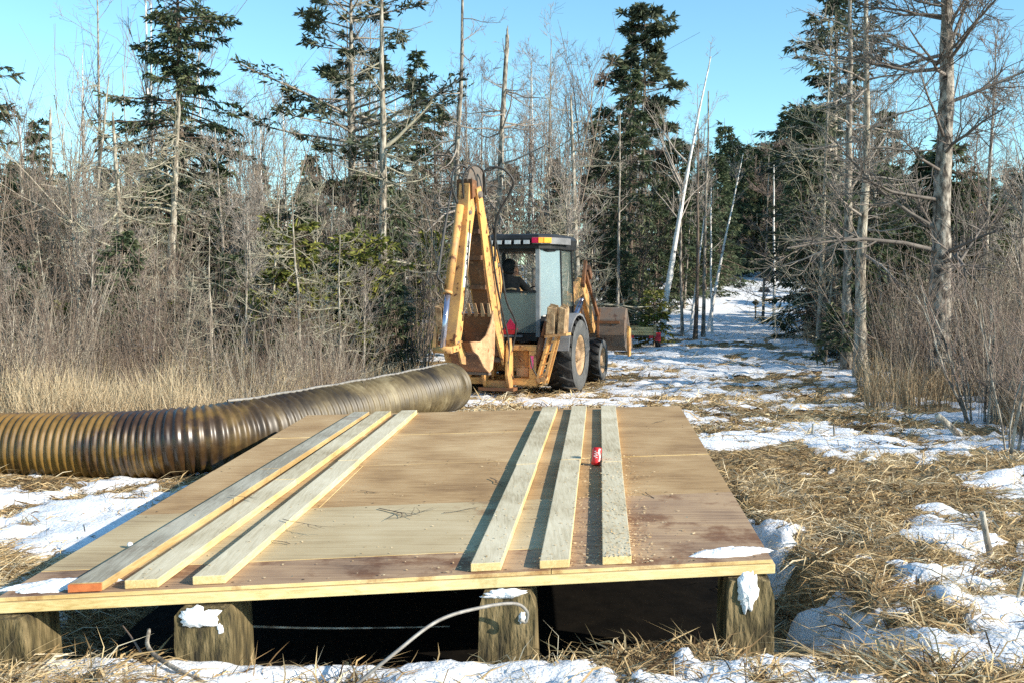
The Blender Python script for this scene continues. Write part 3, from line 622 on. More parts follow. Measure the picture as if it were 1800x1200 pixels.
# second rank just behind the brush: lichened dead trees and small evergreens
N2 = [bare('deadtree', 5.2, .06, 90, dens=1.0, lratio=1.05), bare('hardwood', 4.8, .05, 91, dens=.7), bare('deadtree', 4.4, .05, 92, dens=1.1, lratio=1.2, wig=.035)]
E2_ = [conifer(4.2, .06, 95, base=.04, maxl=1.15, whorl=.2, per=6, uneven=.5, gap=.1, twigs=9, ks=.19, kw=.06), conifer(3.2, .05, 96, base=.04, maxl=1.05, whorl=.17, per=6, uneven=.5, twigs=9, ks=.17, kw=.06)]
f2 = {}
def rank(px, Y, kind, i, s, label):
    x, y, z = spot(px, Y)
    if kind == 'd':
        if ('d', i) not in f2: o = f2[('d', i)] = put_bare('dead_tree', N2[i], (('bark_dead', 'lichen'), ('bark_grey', 'twig_grey'), ('bark_dead', 'lichen'))[i], (x, y, z), '')
        else: o = copy_tree(f2[('d', i)])
        o['group'] = 'low dead trees behind the brush'
    else:
        mt = 'needles' if i == 0 else 'needles_olive'
        if ('e', i) not in f2: o = f2[('e', i)] = put_con('small_spruce' if i == 0 else 'small_cedar', E2_[i], ('bark_dark', mt), (x, y, z), '')
        else: o = copy_tree(f2[('e', i)])
        o['group'] = 'small evergreens behind the brush'
    o.location = (x, y, z - .04); o.rotation_euler = (.05 * r9.standard_normal(), .05 * r9.standard_normal(), 6.28 * r9.random()); o.scale = (s, s, s * (.9 + .25 * r9.random())); o['label'] = label; o['category'] = 'tree'
for k in range(24):
    px = (20 + 740 * r9.random()) if k < 12 else ((890 + 160 * r9.random()) if k < 16 else (1430 + 380 * r9.random()))
    Y = 22 + 8 * r9.random(); i = int(r9.integers(0, 3)); w_ = landmark(px)
    rank(px, Y, 'd', i, .75 + .5 * r9.random(), ('low lichened dead tree', 'low twiggy bare tree', 'low crooked dead tree')[i] + ' in the brush ' + w_)
for k in range(40):
    px = (-20 + 790 * r9.random()) if k < 24 else ((880 + 290 * r9.random()) if k < 30 else (1420 + 400 * r9.random()))
    Y = 25 + 9 * r9.random() if px < 880 or px > 1200 else 31 + 5 * r9.random(); i = int(r9.random() < .4); w_ = landmark(px)
    if 24 <= k < 29: continue
    rank(px, Y, 'e', i, .7 + .5 * r9.random(), ('small dark spruce', 'small yellow-green cedar')[i] + ' in the brush ' + w_)
for (px, Y, s) in [(1392, 46, .95), (1404, 52, 1.15), (1398, 58, 1.25), (1420, 47, 1.05), (1436, 54, 1.2), (1450, 44, 1.0), (1412, 64, 1.3), (1386, 70, 1.2), (1374, 76, 1.2), (1292, 72, 1.2), (1280, 64, 1.1), (1306, 78, 1.2), (1268, 56, .95), (1325, 84, 1.3), (1350, 86, 1.3), (1338, 92, 1.4), (1470, 60, 1.3), (1490, 48, 1.0), (1378, 63, 1.35), (1394, 66, 1.4), (1410, 62, 1.35), (1430, 64, 1.4), (1372, 70, 1.3), (1450, 62, 1.3), (1342, 76, 1.2), (1322, 76, 1.2), (1360, 80, 1.3), (1300, 70, 1.1)]:
    back(px, Y, 'c', 0, s)

for k in range(12):     # evergreens and dead stems standing inside the left brush
    px = 30 + 60 * k + 30 * r9.random(); rank(px, 17.5 + 4 * r9.random(), 'e', int(k % 3 == 1), .35 + .28 * r9.random(), ('low dark spruce', 'low yellow-green cedar')[int(k % 3 == 1)] + ' standing inside the near brush ' + landmark(px))
for k in range(13):
    px = 25 + 55 * k + 30 * r9.random(); rank(px, 15 + 5 * r9.random(), 'd', int(r9.integers(0, 3)), .42 + .3 * r9.random(), 'pale dead sapling leaning in the near brush ' + landmark(px))
for k in range(26):
    px = 1530 + 290 * r9.random(); Y = 33 + 15 * r9.random(); x = (px - 900) / FPX * Y
    s_ = min(1.0, (.466 * (x - .235 * Y) + 1.6) / 8.0) * (.8 + .25 * r9.random())
    back(px, Y, 'c', int(r9.integers(0, 2)), s_)
for k in range(8):
    px = 1500 + 40 * k + 20 * r9.random(); rank(px, 22 + 5 * r9.random(), 'e', 0, .8 + .35 * r9.random(), 'nearer small dark spruce in the brush ' + landmark(px))

# ------------------------------------------------------------------ brush: stuff nobody could count
def merge(protos, X, Y, S, seed, ztilt=.12):
    r = np.random.default_rng(seed); pi = r.integers(0, len(protos), len(X)); Vs = []; Fs = []; Ts = []; o = 0
    Z = gh(X, Y)
    for j, (V, F, tv) in enumerate(protos):
        m = np.where(pi == j)[0]
        if not len(m): continue
        a = 6.283 * r.random(len(m)); c, s = np.cos(a), np.sin(a); sc = S[m]
        vx = V[None, :, 0] * c[:, None] - V[None, :, 1] * s[:, None]; vy = V[None, :, 0] * s[:, None] + V[None, :, 1] * c[:, None]
        tx = ztilt * r.standard_normal(len(m)); ty = ztilt * r.standard_normal(len(m)); vz = np.broadcast_to(V[None, :, 2], vx.shape)
        vx = vx + tx[:, None] * vz; vy = vy + ty[:, None] * vz
        Q = np.stack([vx * sc[:, None] + X[m][:, None], vy * sc[:, None] + Y[m][:, None], vz * sc[:, None] + Z[m][:, None] - .03], -1).reshape(-1, 3)
        Vs.append(Q); n = len(V); Fs.append((F[None] + (np.arange(len(m)) * n)[:, None, None] + o).reshape(-1, 4)); o += len(Q)
        Ts.append((tv[None] + .24 * r.standard_normal(len(m))[:, None]).reshape(-1))
    return np.concatenate(Vs), np.concatenate(Fs), np.clip(np.concatenate(Ts), 0, 1)
def shrub(seed, n=13, h=1.7, spread=.5, r0=.010, twigs=4, wig=.09, sub=1):
    r = np.random.default_rng(seed); a = 6.283 * r.random(n); sp = spread * r.random(n)
    S = np.stack([.15 * np.cos(a) * r.random(n), .15 * np.sin(a) * r.random(n), 0 * a], -1); D = np.stack([np.cos(a) * sp, np.sin(a) * sp, 0 * a + 1], -1)
    L = h * (.5 + .6 * r.random(n)); P, R = grow(S, D, L, r0 * (.6 + .6 * r.random(n)), 4, r, wig, .02, .4)
    S, D, L2, Q = spawn(P, R, L, twigs, .3, 1, .55, .2, .42, .7, r, .4); P2, R2 = grow(S, D, L2, Q, 3, r, .13, .05, .5)
    parts = [tubes(P, R, 3), tubes(P2, np.maximum(R2, .003), 3)]; tv = [np.full(len(parts[0][0]), .62), np.full(len(parts[1][0]), .45)]
    if sub:
        S, D, L3, Q = spawn(P2, R2, L2, sub, .2, 1, .6, .2, .6, .8, r, .3); P3, R3 = grow(S, D, L3, Q, 2, r, .1, .02, .6); parts.append(tubes(P3, np.maximum(R3, .003), 3)); tv.append(np.full(len(parts[2][0]), .4))
    V, F = cat(parts); return V, F[0], np.concatenate(tv)
shr = [shrub(300 + i, n=9 + i % 3 * 2, h=1.5 + .25 * i, spread=.35 + .1 * i) for i in range(4)]
BX = []; BY = []; BS = []
def zone(n, y0, y1, xl, xr, s0, s1, seed, dens=-.08):
    x, y, r = scatter(n, y0, y1, xl, xr, seed, 1.0); ok = fbm(x * .5, y * .5, seed) > dens; x, y = x[ok], y[ok]
    BX.append(x); BY.append(y); BS.append((s0 + (s1 - s0) * r.random(len(x))) * (1 + 1.1 * fbm(x * .45, y * .45, seed + 31)))
zone(230, 10.8, 19, lambda y: -.56 * y, lambda y: -.16 * y, .35, .85, 401, .0)
zone(195, 17, 30, lambda y: -.58 * y, lambda y: -.05 * y - .8, .5, 1.15, 402, -.03)
zone(150, 15.5, 25, lambda y: .34 * y + .6, lambda y: .60 * y, .6, 1.15, 403)
zone(120, 10.4, 17, lambda y: 3.85 + .16 * y, lambda y: .62 * y, .4, .8, 406, -.1)
zone(100, 23, 36, lambda y: .30 * y + .3, lambda y: .58 * y, .8, 1.4, 404)
zone(60, 26, 34, lambda y: -.05 * y, lambda y: .085 * y, .6, 1.2, 405)
V, F, T = merge(shr, np.concatenate(BX), np.concatenate(BY), np.concatenate(BS), 410)
o = np_mesh('brush', V, [F], M['brush'], tintv=T); tag(o, 'grey-brown leafless brush filling the edges of the clearing', 'brush', kind='stuff')
# tall thin understory behind the brush
sap = [shrub(320 + i, n=5, h=4.2 + .5 * i, spread=.22, r0=.022, twigs=9, wig=.06, sub=2) for i in range(3)]
BX = []; BY = []; BS = []
zone(80, 21, 34, lambda y: -.58 * y, lambda y: -.05 * y, .6, 1.0, 421, -.1)
zone(105, 32, 55, lambda y: -.58 * y, lambda y: .17 * y - 1, .8, 1.5, 422, -.3)
zone(100, 26, 55, lambda y: .285 * y + .4, lambda y: .60 * y, .7, 1.3, 423, -.3)
XA, YA, SA = np.concatenate(BX), np.concatenate(BY), np.concatenate(BS); tt_ = XA - .235 * YA; kp = ~((tt_ > 0) & (YA + .44 * tt_ > 40) & (YA + .44 * tt_ < 61) & (5 * SA > .466 * tt_ + 1.0)); BX, BY, BS = [XA[kp]], [YA[kp]], [SA[kp]]
V, F, T = merge(sap, np.concatenate(BX), np.concatenate(BY), np.concatenate(BS), 430, .08)
o = np_mesh('understory', V, [F], M['brush'], tintv=T); tag(o, 'tangle of thin leafless saplings forming the far undergrowth', 'undergrowth', kind='stuff')
# far wood closing the view
farc = []
for s in (440, 441):
    c = conifer(9.0, .1, s, base=.04, maxl=1.7, whorl=.50, per=5, twigs=5, uneven=.3, ks=.50, kw=.20)
    farc.append((c[2][0][0], c[2][0][1][0], c[2][1]))
r5 = np.random.default_rng(55); n = 66; Y = 70 + 40 * r5.random(n); X = (-.62 + 1.24 * r5.random(n)) * Y
ok = ~((Y < 88) & (np.abs(X - .245 * Y) < 2.4)); V, F, T = merge(farc, X[ok], Y[ok], .65 + .35 * r5.random(ok.sum()), 450, .02)
o = np_mesh('far_wood', V, [F], M['needles'], tintv=T); tag(o, 'dark far evergreen wood behind the nearer trees', 'wood', kind='stuff')
# ------------------------------------------------------------------ more materials
def woodmat(name, top, side, grain=(1.2, 14, 14), stain=None, rough=0.75):
    """lumber: weathered face up, fresher yellow wood on the cut sides and ends"""
    m, n, b = newmat(name); L = n.links.new
    tc = n.nodes.new('ShaderNodeTexCoord'); mp = n.nodes.new('ShaderNodeMapping'); mp.inputs['Scale'].default_value = grain
    L(tc.outputs['Object'], mp.inputs[0])
    no = n.nodes.new('ShaderNodeTexNoise'); no.inputs['Scale'].default_value = 5; no.inputs['Detail'].default_value = 7; no.inputs['Roughness'].default_value = .62; no.inputs['Distortion'].default_value = .6; L(mp.outputs[0], no.inputs['Vector'])
    bl = n.nodes.new('ShaderNodeTexNoise'); bl.inputs['Scale'].default_value = 2.3; bl.inputs['Detail'].default_value = 5; L(tc.outputs['Object'], bl.inputs['Vector'])
    ad = n.nodes.new('ShaderNodeMath'); ad.operation = 'MULTIPLY_ADD'; ad.inputs[1].default_value = .5; L(bl.outputs['Fac'], ad.inputs[0])
    hf = n.nodes.new('ShaderNodeMath'); hf.operation = 'MULTIPLY'; hf.inputs[1].default_value = .5; L(no.outputs['Fac'], hf.inputs[0]); L(hf.outputs[0], ad.inputs[2])
    oi = n.nodes.new('ShaderNodeObjectInfo'); mr = n.nodes.new('ShaderNodeMapRange'); mr.inputs[3].default_value = -.07; mr.inputs[4].default_value = .07; L(oi.outputs['Random'], mr.inputs[0])
    a2 = n.nodes.new('ShaderNodeMath'); a2.operation = 'ADD'; ct = n.nodes.new('ShaderNodeMath'); ct.operation = 'MULTIPLY_ADD'; ct.inputs[1].default_value = 1.5; ct.inputs[2].default_value = -.25; L(ad.outputs[0], ct.inputs[0]); L(ct.outputs[0], a2.inputs[0]); L(mr.outputs[0], a2.inputs[1])
    r1 = ramp(n, top); r2 = ramp(n, side); L(a2.outputs[0], r1.inputs[0]); L(a2.outputs[0], r2.inputs[0])
    ge = n.nodes.new('ShaderNodeNewGeometry'); sx = n.nodes.new('ShaderNodeSeparateXYZ'); L(ge.outputs['True Normal'], sx.inputs[0])
    gt = n.nodes.new('ShaderNodeMath'); gt.operation = 'GREATER_THAN'; gt.inputs[1].default_value = .8; L(sx.outputs['Z'], gt.inputs[0])
    mx = n.nodes.new('ShaderNodeMixRGB'); L(gt.outputs[0], mx.inputs[0]); L(r2.outputs[0], mx.inputs[1]); L(r1.outputs[0], mx.inputs[2]); out = mx.outputs[0]
    if stain:                                     # damp stains with ragged outlines
        ns = n.nodes.new('ShaderNodeTexNoise'); ns.inputs['Scale'].default_value = stain[1]; ns.inputs['Detail'].default_value = 8; ns.inputs['Roughness'].default_value = .68; L(tc.outputs['Object'], ns.inputs['Vector'])
        rs = ramp(n, [(stain[2], (0, 0, 0)), (stain[2] + .10, (1, 1, 1))]); L(ns.outputs['Fac'], rs.inputs[0])
        m2 = n.nodes.new('ShaderNodeMixRGB'); m2.blend_type = 'MULTIPLY'; m2.inputs[2].default_value = (*stain[0], 1); L(rs.outputs[0], m2.inputs[0]); L(out, m2.inputs[1]); out = m2.outputs[0]
    L(out, b.inputs['Base Color']); b.inputs['Roughness'].default_value = rough; b.inputs['Specular IOR Level'].default_value = .3
    bp = n.nodes.new('ShaderNodeBump'); bp.inputs['Strength'].default_value = .25; bp.inputs['Distance'].default_value = .004; L(no.outputs['Fac'], bp.inputs['Height']); L(bp.outputs[0], b.inputs['Normal'])
    return m
YEL = [(.3, (.50, .34, .13)), (.55, (.66, .50, .24)), (.75, (.74, .62, .36))]
M['ply_tan'] = woodmat('plywood_weathered', [(.25, (.29, .205, .11)), (.47, (.45, .345, .195)), (.75, (.56, .455, .285))], YEL, (.35, 9, 9), ((.62, .48, .42), 1.7, .62))
M['ply_brown'] = woodmat('plywood_brown', [(.25, (.24, .138, .060)), (.47, (.40, .252, .118)), (.75, (.55, .385, .205))], YEL, (.8, 9, 9), ((.70, .62, .55), 2.2, .62))
M['ply_wet'] = woodmat('plywood_damp', [(.3, (.16, .10, .065)), (.47, (.32, .205, .125)), (.68, (.46, .31, .18))], YEL, (.35, 8, 8), ((.55, .43, .38), 2.6, .52))
M['lumber'] = woodmat('lumber', [(.25, (.34, .275, .165)), (.5, (.55, .475, .325)), (.75, (.69, .615, .45))], YEL, (14, 1.0, 14), ((.72, .66, .60), 2.4, .63))
M['lumber_amber'] = woodmat('lumber_amber', [(.3, (.27, .24, .18)), (.5, (.40, .37, .29)), (.7, (.50, .46, .36))], [(.3, (.38, .25, .10)), (.6, (.56, .40, .19))], (14, 1.0, 14), ((.7, .62, .60), 2.0, .56))
M['lumber_rim'] = woodmat('rim_lumber', [(.3, (.50, .37, .16)), (.7, (.66, .54, .30))], [(.3, (.48, .34, .13)), (.5, (.66, .51, .24)), (.7, (.72, .60, .33))], (1.2, 16, 16), ((.6, .6, .45), 2.2, .64))
M['paint_orange'] = pm('orange_end_paint', [(.3, (.40, .10, .03)), (.7, (.60, .19, .06))], 20, .7)
M['old_timber'] = pm('old_timber', [(.32, (.02, .016, .007)), (.5, (.095, .072, .030)), (.70, (.24, .18, .09))], 7, .9, 1.0, detail=7, stretch=(3, 3, .8), bscale=18)
M['cut_timber'] = pm('cut_timber', [(.3, (.20, .14, .06)), (.55, (.45, .33, .16)), (.75, (.60, .48, .28))], 6, .85, .4, stretch=(1, 1, 2))
M['twig_dark'] = pm('dark_twig', [(.3, (.035, .025, .02)), (.7, (.10, .07, .05))], 9, .9)
M['cable'] = pm('cable', [(.3, (.20, .18, .16)), (.7, (.34, .32, .29))], 30, .6, metal=.2)
M['red'] = pm('red_paint', [(.3, (.50, .015, .02)), (.7, (.68, .03, .035))], 6, .35)
M['white'] = pm('white_paint', [(.3, (.70, .69, .66)), (.7, (.82, .81, .78))], 6, .5)
M['alu'] = pm('aluminium', [(.3, (.55, .55, .56)), (.7, (.70, .70, .71))], 6, .35, metal=.9)
M['chips'] = tintmat('sawdust', [(0, (.45, .30, .14)), (1, (.75, .60, .38))], .9)

# ------------------------------------------------------------------ the deck
FW = Vector((0, math.cos(PITCH), -math.sin(PITCH))); UPV = Vector((0, math.sin(PITCH), math.cos(PITCH))); RT = Vector((1, 0, 0))
def c2w(v): return RT * v[0] - UPV * v[1] + FW * v[2]
NL = Vector((0, 0, CAMZ)) + c2w((-2.1934, 1.087, 4.3481)); E1 = c2w((.98875, -.01578, .14871)).normalized(); E2 = c2w((.07256, -.0877, .9935)).normalized()
EN = E1.cross(E2).normalized(); DW, DD_ = 3.47, 4.88
def dk(u, v, h): return NL + E1 * u + E2 * v + EN * h
deck = empty('timber_deck', (NL.x + 1.7, NL.y, 0))
def dchild(o): o.location = -Vector(deck.location); return o
def dbox(u0, u1, v0, v1, h0, h1, u0f=None, u1f=None):
    u0f = u0 if u0f is None else u0f; u1f = u1 if u1f is None else u1f
    return MB().hexa([dk(u0, v0, h0), dk(u1, v0, h0), dk(u1f, v1, h0), dk(u0f, v1, h0), dk(u0, v0, h1), dk(u1, v0, h1), dk(u1f, v1, h1), dk(u0f, v1, h1)])
seams = [0, 1.38, 2.55, 3.73, 4.88]; splits = [2.40, 1.00, 2.40, 1.00]
mats_ = [['ply_tan', 'ply_wet'], ['ply_brown', 'ply_brown'], ['ply_brown', 'ply_brown'], ['ply_brown', 'ply_brown']]
for i in range(4):
    for j in range(2):
        u0, u1 = ((0, splits[i]), (splits[i], DW))[j]; dz = .0015 * ((i + j) % 3)
        v0 = seams[i] + (.36 if i == 0 and j == 0 else 0)
        o = dchild(dbox(u0 + .002, u1 - .002, v0 + .002, seams[i + 1] - .002, -.019, -dz).build('plywood_sheet', M[mats_[i][j]], deck, bevel=.0015))
        if i == 0: o['label'] = ('weathered pale plywood sheet near the front edge', 'damp brown plywood sheet at the near right corner')[j]
o = dchild(dbox(.002, splits[0] - .002, .002, .358, -.019, -.001).build('plywood_strip', M['ply_wet'], deck, bevel=.0015)); o['label'] = 'dark damp plywood strip along the near edge'
for nm, (a, b_, c, d) in (('rim_board', (-.01, DW + .012, -.012, .07)), ('rim_board', (-.01, DW + .01, DD_ - .07, DD_ + .01)), ('rim_board', (-.008, .08, .075, DD_ - .075)), ('rim_board', (DW - .08, DW + .008, .075, DD_ - .075))):
    dchild(dbox(a, b_, c, d, -.066, -.0215).build(nm, M['lumber_rim'], deck, bevel=.003))
# screw heads along the sheet joints
mb = MB(); rs_ = random.Random(3)
for v_ in (.05, 1.33, 1.43, 2.50, 2.60, 3.68, 3.78, 4.82):
    for k in range(12):
        c = dk(.08 + .3 * k + rs_.uniform(-.02, .02), v_ + rs_.uniform(-.01, .01), .0012); mb.ring([(.0065, 0), (.001, .0005)], tuple(c), 2, 6)
o = dchild(mb.build('screw_heads', M['twig_dark'], deck)); o['kind'] = 'stuff'
# runner boards, two lengths end to end in each of six lines: near u, far u
rr = random.Random(4)
LINES = [(.285, .425, .445, .582, 'lumber_amber'), (.52, .66, .635, .775, 'lumber'), (.79, .93, .865, 1.005, 'lumber'), (2.03, 2.17, 2.155, 2.295, 'lumber'), (2.34, 2.48, 2.425, 2.565, 'lumber'), (2.645, 2.785, 2.70, 2.84, 'lumber')]
JT = [2.35, 2.0, 2.55, 2.22, 2.32, 2.2]
LB = ['leftmost runner line', 'second runner line from the left', 'third runner line from the left', 'leftmost of the right-hand runners', 'middle of the right-hand runners', 'rightmost runner line']
for k, (a, b_, c, d, mt) in enumerate(LINES):
    e0, e1 = .02 + .02 * rr.random(), 4.74 + .03 * rr.random(); j = JT[k]
    def ui(v): t = (v - .02) / 4.72; return a + (c - a) * t, b_ + (d - b_) * t
    for s, (v0, v1) in enumerate(((e0, j - .005), (j + .005, e1))):
        q0 = ui(v0); q1 = ui(v1); sh = rr.uniform(-.008, .008) if k != 0 else 0
        o = dchild(dbox(q0[0] + sh, q0[1] + sh, v0, v1, .0012, .040, q1[0] + sh * .3, q1[1] + sh * .3).build('runner_board', M[mt], deck, bevel=.004))
        o['label'] = ('near ' if s == 0 else 'far ') + 'board of the ' + LB[k]
q = ui(0)
o = dchild(dbox(.287, .423, .012, .0195, .004, .037).build('painted_end', M['paint_orange'], deck)); o['label'] = 'orange painted end of the leftmost runner'
# heavy timbers under the deck
def sleeper(u0, u1, seed, v0_=-.06):
    r = random.Random(seed); mb = MB(); n = 10; vs = []; segs = [(v0_ - .01, 0), (v0_ + .01, 0), (v0_ + .14, 0), (v0_ + .27, 0), (v0_ + .29, 0)]
    prof = [(-.47, 0), (-.50, .45), (-.47, .90), (-.40, .99), (.1, 1), (.41, .97), (.48, .86), (.50, .4), (.46, 0)]
    for (v, _) in segs:
        for (pu, ph) in prof:
            base = dk((u0 + u1) / 2 + pu * (u1 - u0) + r.uniform(-.008, .008), v + r.uniform(-.012, .012), 0); top = -.068
            p = dk((u0 + u1) / 2 + pu * (u1 - u0) + r.uniform(-.006, .006), v, top); zb = min(gz(base.x, base.y), p.z - .16) - .05
            vs.append((p.x, p.y, zb + (p.z - zb) * ph - (.012 * r.random() if ph == 1 else 0)))
    m = len(prof); fs = []
    for s in range(len(segs) - 1):
        for i in range(m): fs.append((s * m + i, s * m + (i + 1) % m, (s + 1) * m + (i + 1) % m, (s + 1) * m + i))
    fs.append(tuple(range(m))); fs.append(tuple(range((len(segs) - 1) * m, len(segs) * m)))
    mb.add(vs, fs); return mb
for (u0, u1, lb) in ((-.10, .15, 'squat timber under the near left corner'), (.755, .99, 'mossy timber with snow on its end left of centre'), (2.07, 2.33, 'grooved timber with snow on top right of centre'), (3.23, 3.47, 'mossy timber streaked with snow at the near right corner')):
    o = dchild(sleeper(u0, u1, int(u0 * 100) + 50).build('sleeper', M['old_timber'], deck)); o['label'] = lb
for v_ in (2.3, 4.45):
    for (u0, u1) in ((.02, .26), (.78, 1.0), (2.1, 2.33), (3.2, 3.44)):
        o = dchild(sleeper(u0, u1, int(u0 * 100 + v_ * 10), v_).build('sleeper', M['old_timber'], deck)); o['label'] = 'timber block hidden deep under the deck'
for k in range(3):     # stringers deep under the deck
    dchild(dbox(.3, 3.2, 1.3 + 1.15 * k, 1.38 + 1.15 * k, -.066, -.0215).build('stringer', M['lumber_rim'], deck))
M['peat_shade'] = pm('shaded_black_peat', [(.3, (.003, .0025, .002)), (.7, (.009, .007, .005))], 6, .9, .5, spec=.08, bscale=12)  # near-black mud; the deep shade under the deck is put into its colour
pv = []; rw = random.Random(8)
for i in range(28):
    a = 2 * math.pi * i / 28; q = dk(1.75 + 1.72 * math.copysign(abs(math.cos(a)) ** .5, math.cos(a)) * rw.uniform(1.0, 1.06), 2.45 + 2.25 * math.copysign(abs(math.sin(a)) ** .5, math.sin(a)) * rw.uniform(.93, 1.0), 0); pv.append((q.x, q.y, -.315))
tag(MB().add(pv, [tuple(range(28))]).build('shade_mud', M['peat_shade']), kind='structure')
tag(deck, 'low plywood deck on heavy timbers with two sets of runner boards', 'deck')

# snow lying on the deck and its timbers
def snowpatch(name, c, ax, ay, an, rx, ry, h, seed, label, group='snow left on the deck'):
    r = np.random.default_rng(seed); nr_, na = 9, 40; V = []; 
    for i in range(nr_ + 1):
        t = i / nr_
        for j in range(na):
            a = 2 * math.pi * j / na; wob = 1 + .85 * float(fbm(np.array([2.2 * math.cos(a) + seed]), np.array([2.2 * math.sin(a)]), seed)[0]) + .5 * float(fbm(np.array([7 * math.cos(a) + seed]), np.array([7 * math.sin(a)]), seed + 3)[0])
            X = rx * t * wob * math.cos(a); Y = ry * t * wob * math.sin(a); hh = h * (1 - t ** 2.5) * (.65 + 1.3 * float(fbm(np.array([X * 22]), np.array([Y * 22]), seed + 5)[0]) + .35) - .004 * (t > .98)
            V.append(tuple(c + ax * X + ay * Y + an * hh))
    F = [(i * na + j, i * na + (j + 1) % na, (i + 1) * na + (j + 1) % na, (i + 1) * na + j) for i in range(nr_) for j in range(na)]
    o = MB().add(V, F, True).build(name, M['snow']); o.data.polygons.foreach_set('use_smooth', [True] * len(o.data.polygons))
    return tag(o, label, 'snow', group)
snowpatch('snow_patch', dk(.20, .13, .002), E1, E2, EN, .21, .09, .022, 5, 'thin snow strip beside the orange-ended board at the near left edge')
snowpatch('snow_patch', dk(3.28, .13, .002), E1, E2, EN, .19, .055, .026, 6, 'snow strip on the near right corner of the deck')
FN = (-E2 * .9 + EN * .3).normalized()
snowpatch('snow_patch', dk(.85, -.072, -.115), E1, EN, -E2, .085, .05, .022, 7, 'snow clinging to the timber end left of centre', 'snow on the timber ends')
snowpatch('snow_patch', dk(.945, -.06, -.165), E1, EN, -E2, .02, .035, .02, 17, 'small snow blob low on the timber end left of centre', 'snow on the timber ends')
snowpatch('snow_patch', dk(2.18, -.065, -.078), E1, EN, -E2, .10, .022, .022, 8, 'snow cap on the grooved timber right of centre', 'snow on the timber ends')
snowpatch('snow_patch', dk(2.27, -.072, -.19), E1, EN, -E2, .018, .03, .018, 18, 'small snow blob on the grooved timber right of centre', 'snow on the timber ends')
snowpatch('snow_patch', dk(3.335, -.072, -.135), E1, EN, -E2, .05, .10, .03, 9, 'tall snow streak on the timber at the near right corner', 'snow on the timber ends')
snowpatch('snow_patch', dk(.0, -.072, -.13), E1, EN, -E2, .035, .06, .02, 10, 'snow scrap on the timber at the near left corner', 'snow on the timber ends')
mb = MB(); c = dk(.25, .70, .016); mb.ring([(.001, -.014), (.010, -.011), (.015, 0), (.011, .010), (.001, .014)], tuple(c), 2, 12); tag(mb.build('snowball', M['snow']), 'single small snowball on the pale plywood left of the runners', 'snow')

# twigs and sawdust on the deck
def twig(c, ang, L, seed, label, rad=.004):
    r = np.random.default_rng(seed); S = np.zeros((1, 3)); D = np.array([[math.cos(ang), math.sin(ang), .03]])
    P, R = grow(S, D, np.array([L]), np.array([rad]), 6, r, .18, 0, .35); S2, D2, L2, Q2 = spawn(P, R, np.array([L]), 4, .2, .9, .7, .2, .45, .8, r, .3); P2, R2 = grow(S2, D2, L2, Q2, 4, r, .25, 0, .4)
    V, F = cat([tubes(P, R, 5), tubes(P2, R2, 4)])
    V[:, 2] *= .18
    W_ = np.array([tuple(c + E1 * v[0] + E2 * v[1] + EN * (v[2] + .008)) for v in V])
    return tag(np_mesh('twig', W_, F, M['twig_dark'], smooth=True), label, 'twig', 'twigs scattered on the deck')
twig(dk(1.36, 1.28, .0), -.9, .42, 1, 'largest forked dark twig on the pale sheet between the runner sets', .0065)
twig(dk(1.45, 1.05, .0), .1, .30, 2, 'straight twig lying right behind the largest forked twig')
twig(dk(1.93, 1.98, .0), -1.1, .26, 3, 'Y-shaped twig close left of the right-hand runners', .006)
twig(dk(1.05, .62, .0), 2.4, .22, 4, 'small curled twig by the third runner near the front')
twig(dk(.92, .95, .044), -.5, .40, 5, 'long thin twig draped over the third runner')
twig(dk(1.75, 1.12, .0), .15, .24, 6, 'faint thin twig right of the largest forked twig')
twig(dk(2.0, .42, .0), .7, .34, 7, 'pale thin twig across the shadow of the right-hand runners')
twig(dk(1.15, 1.75, .0), .1, .15, 8, 'tiny twig on the brown sheet right of the third runner')
twig(dk(2.93, 1.42, .0), -1.2, .25, 9, 'dark twig right of the rightmost runner')
twig(dk(3.15, 3.9, .0), .9, .2, 10, 'twig near the far right corner of the deck')
twig(dk(.45, 1.55, .044), -.8, .25, 11, 'small dark twig lying across the leftmost runner')
r = np.random.default_rng(12); n = 1500
uu = np.where(r.random(n) < .75, 2.49 + .42 * r.random(n), 1.2 * r.random(n) + 1.9); uu = np.where(r.random(n) < .15, .3 + 2.9 * r.random(n), uu); vv = .03 + 2.6 * r.random(n) ** 1.4
ub = np.array([[a + (c - a) * 0, b_] for (a, b_, c, d, m_) in LINES]); hh = np.full(n, .0035)
for (a, b_, c, d, m_) in LINES:
    s = (vv - .02) / 4.72; hh = np.where((uu > a + (c - a) * s - .006) & (uu < b_ + (d - b_) * s + .006), .0425, hh)
C = np.array([tuple(dk(a, b_, c)) for a, b_, c in zip(uu, vv, hh)]); az = 6.28 * r.random(n); l = .003 + .006 * r.random(n) ** 2; w_ = .0018 + .0022 * r.random(n)
X = np.stack([np.cos(az), np.sin(az), .1 * r.standard_normal(n)], -1); Yv = np.stack([-np.sin(az), np.cos(az), .25 * r.standard_normal(n)], -1)
V = np.stack([C - X * l[:, None] - Yv * w_[:, None], C + X * l[:, None] - Yv * w_[:, None], C + X * l[:, None] + Yv * w_[:, None], C - X * l[:, None] + Yv * w_[:, None]], 1).reshape(-1, 3)
V[:, 2] += .001; o = np_mesh('sawdust', V, [(np.arange(n) * 4)[:, None] + np.array([[0, 1, 2, 3]])], M['chips'], tintv=np.repeat(r.random(n), 4)); tag(o, 'pale sawdust and wood chips sprinkled around the right-hand runners', 'sawdust', kind='stuff')

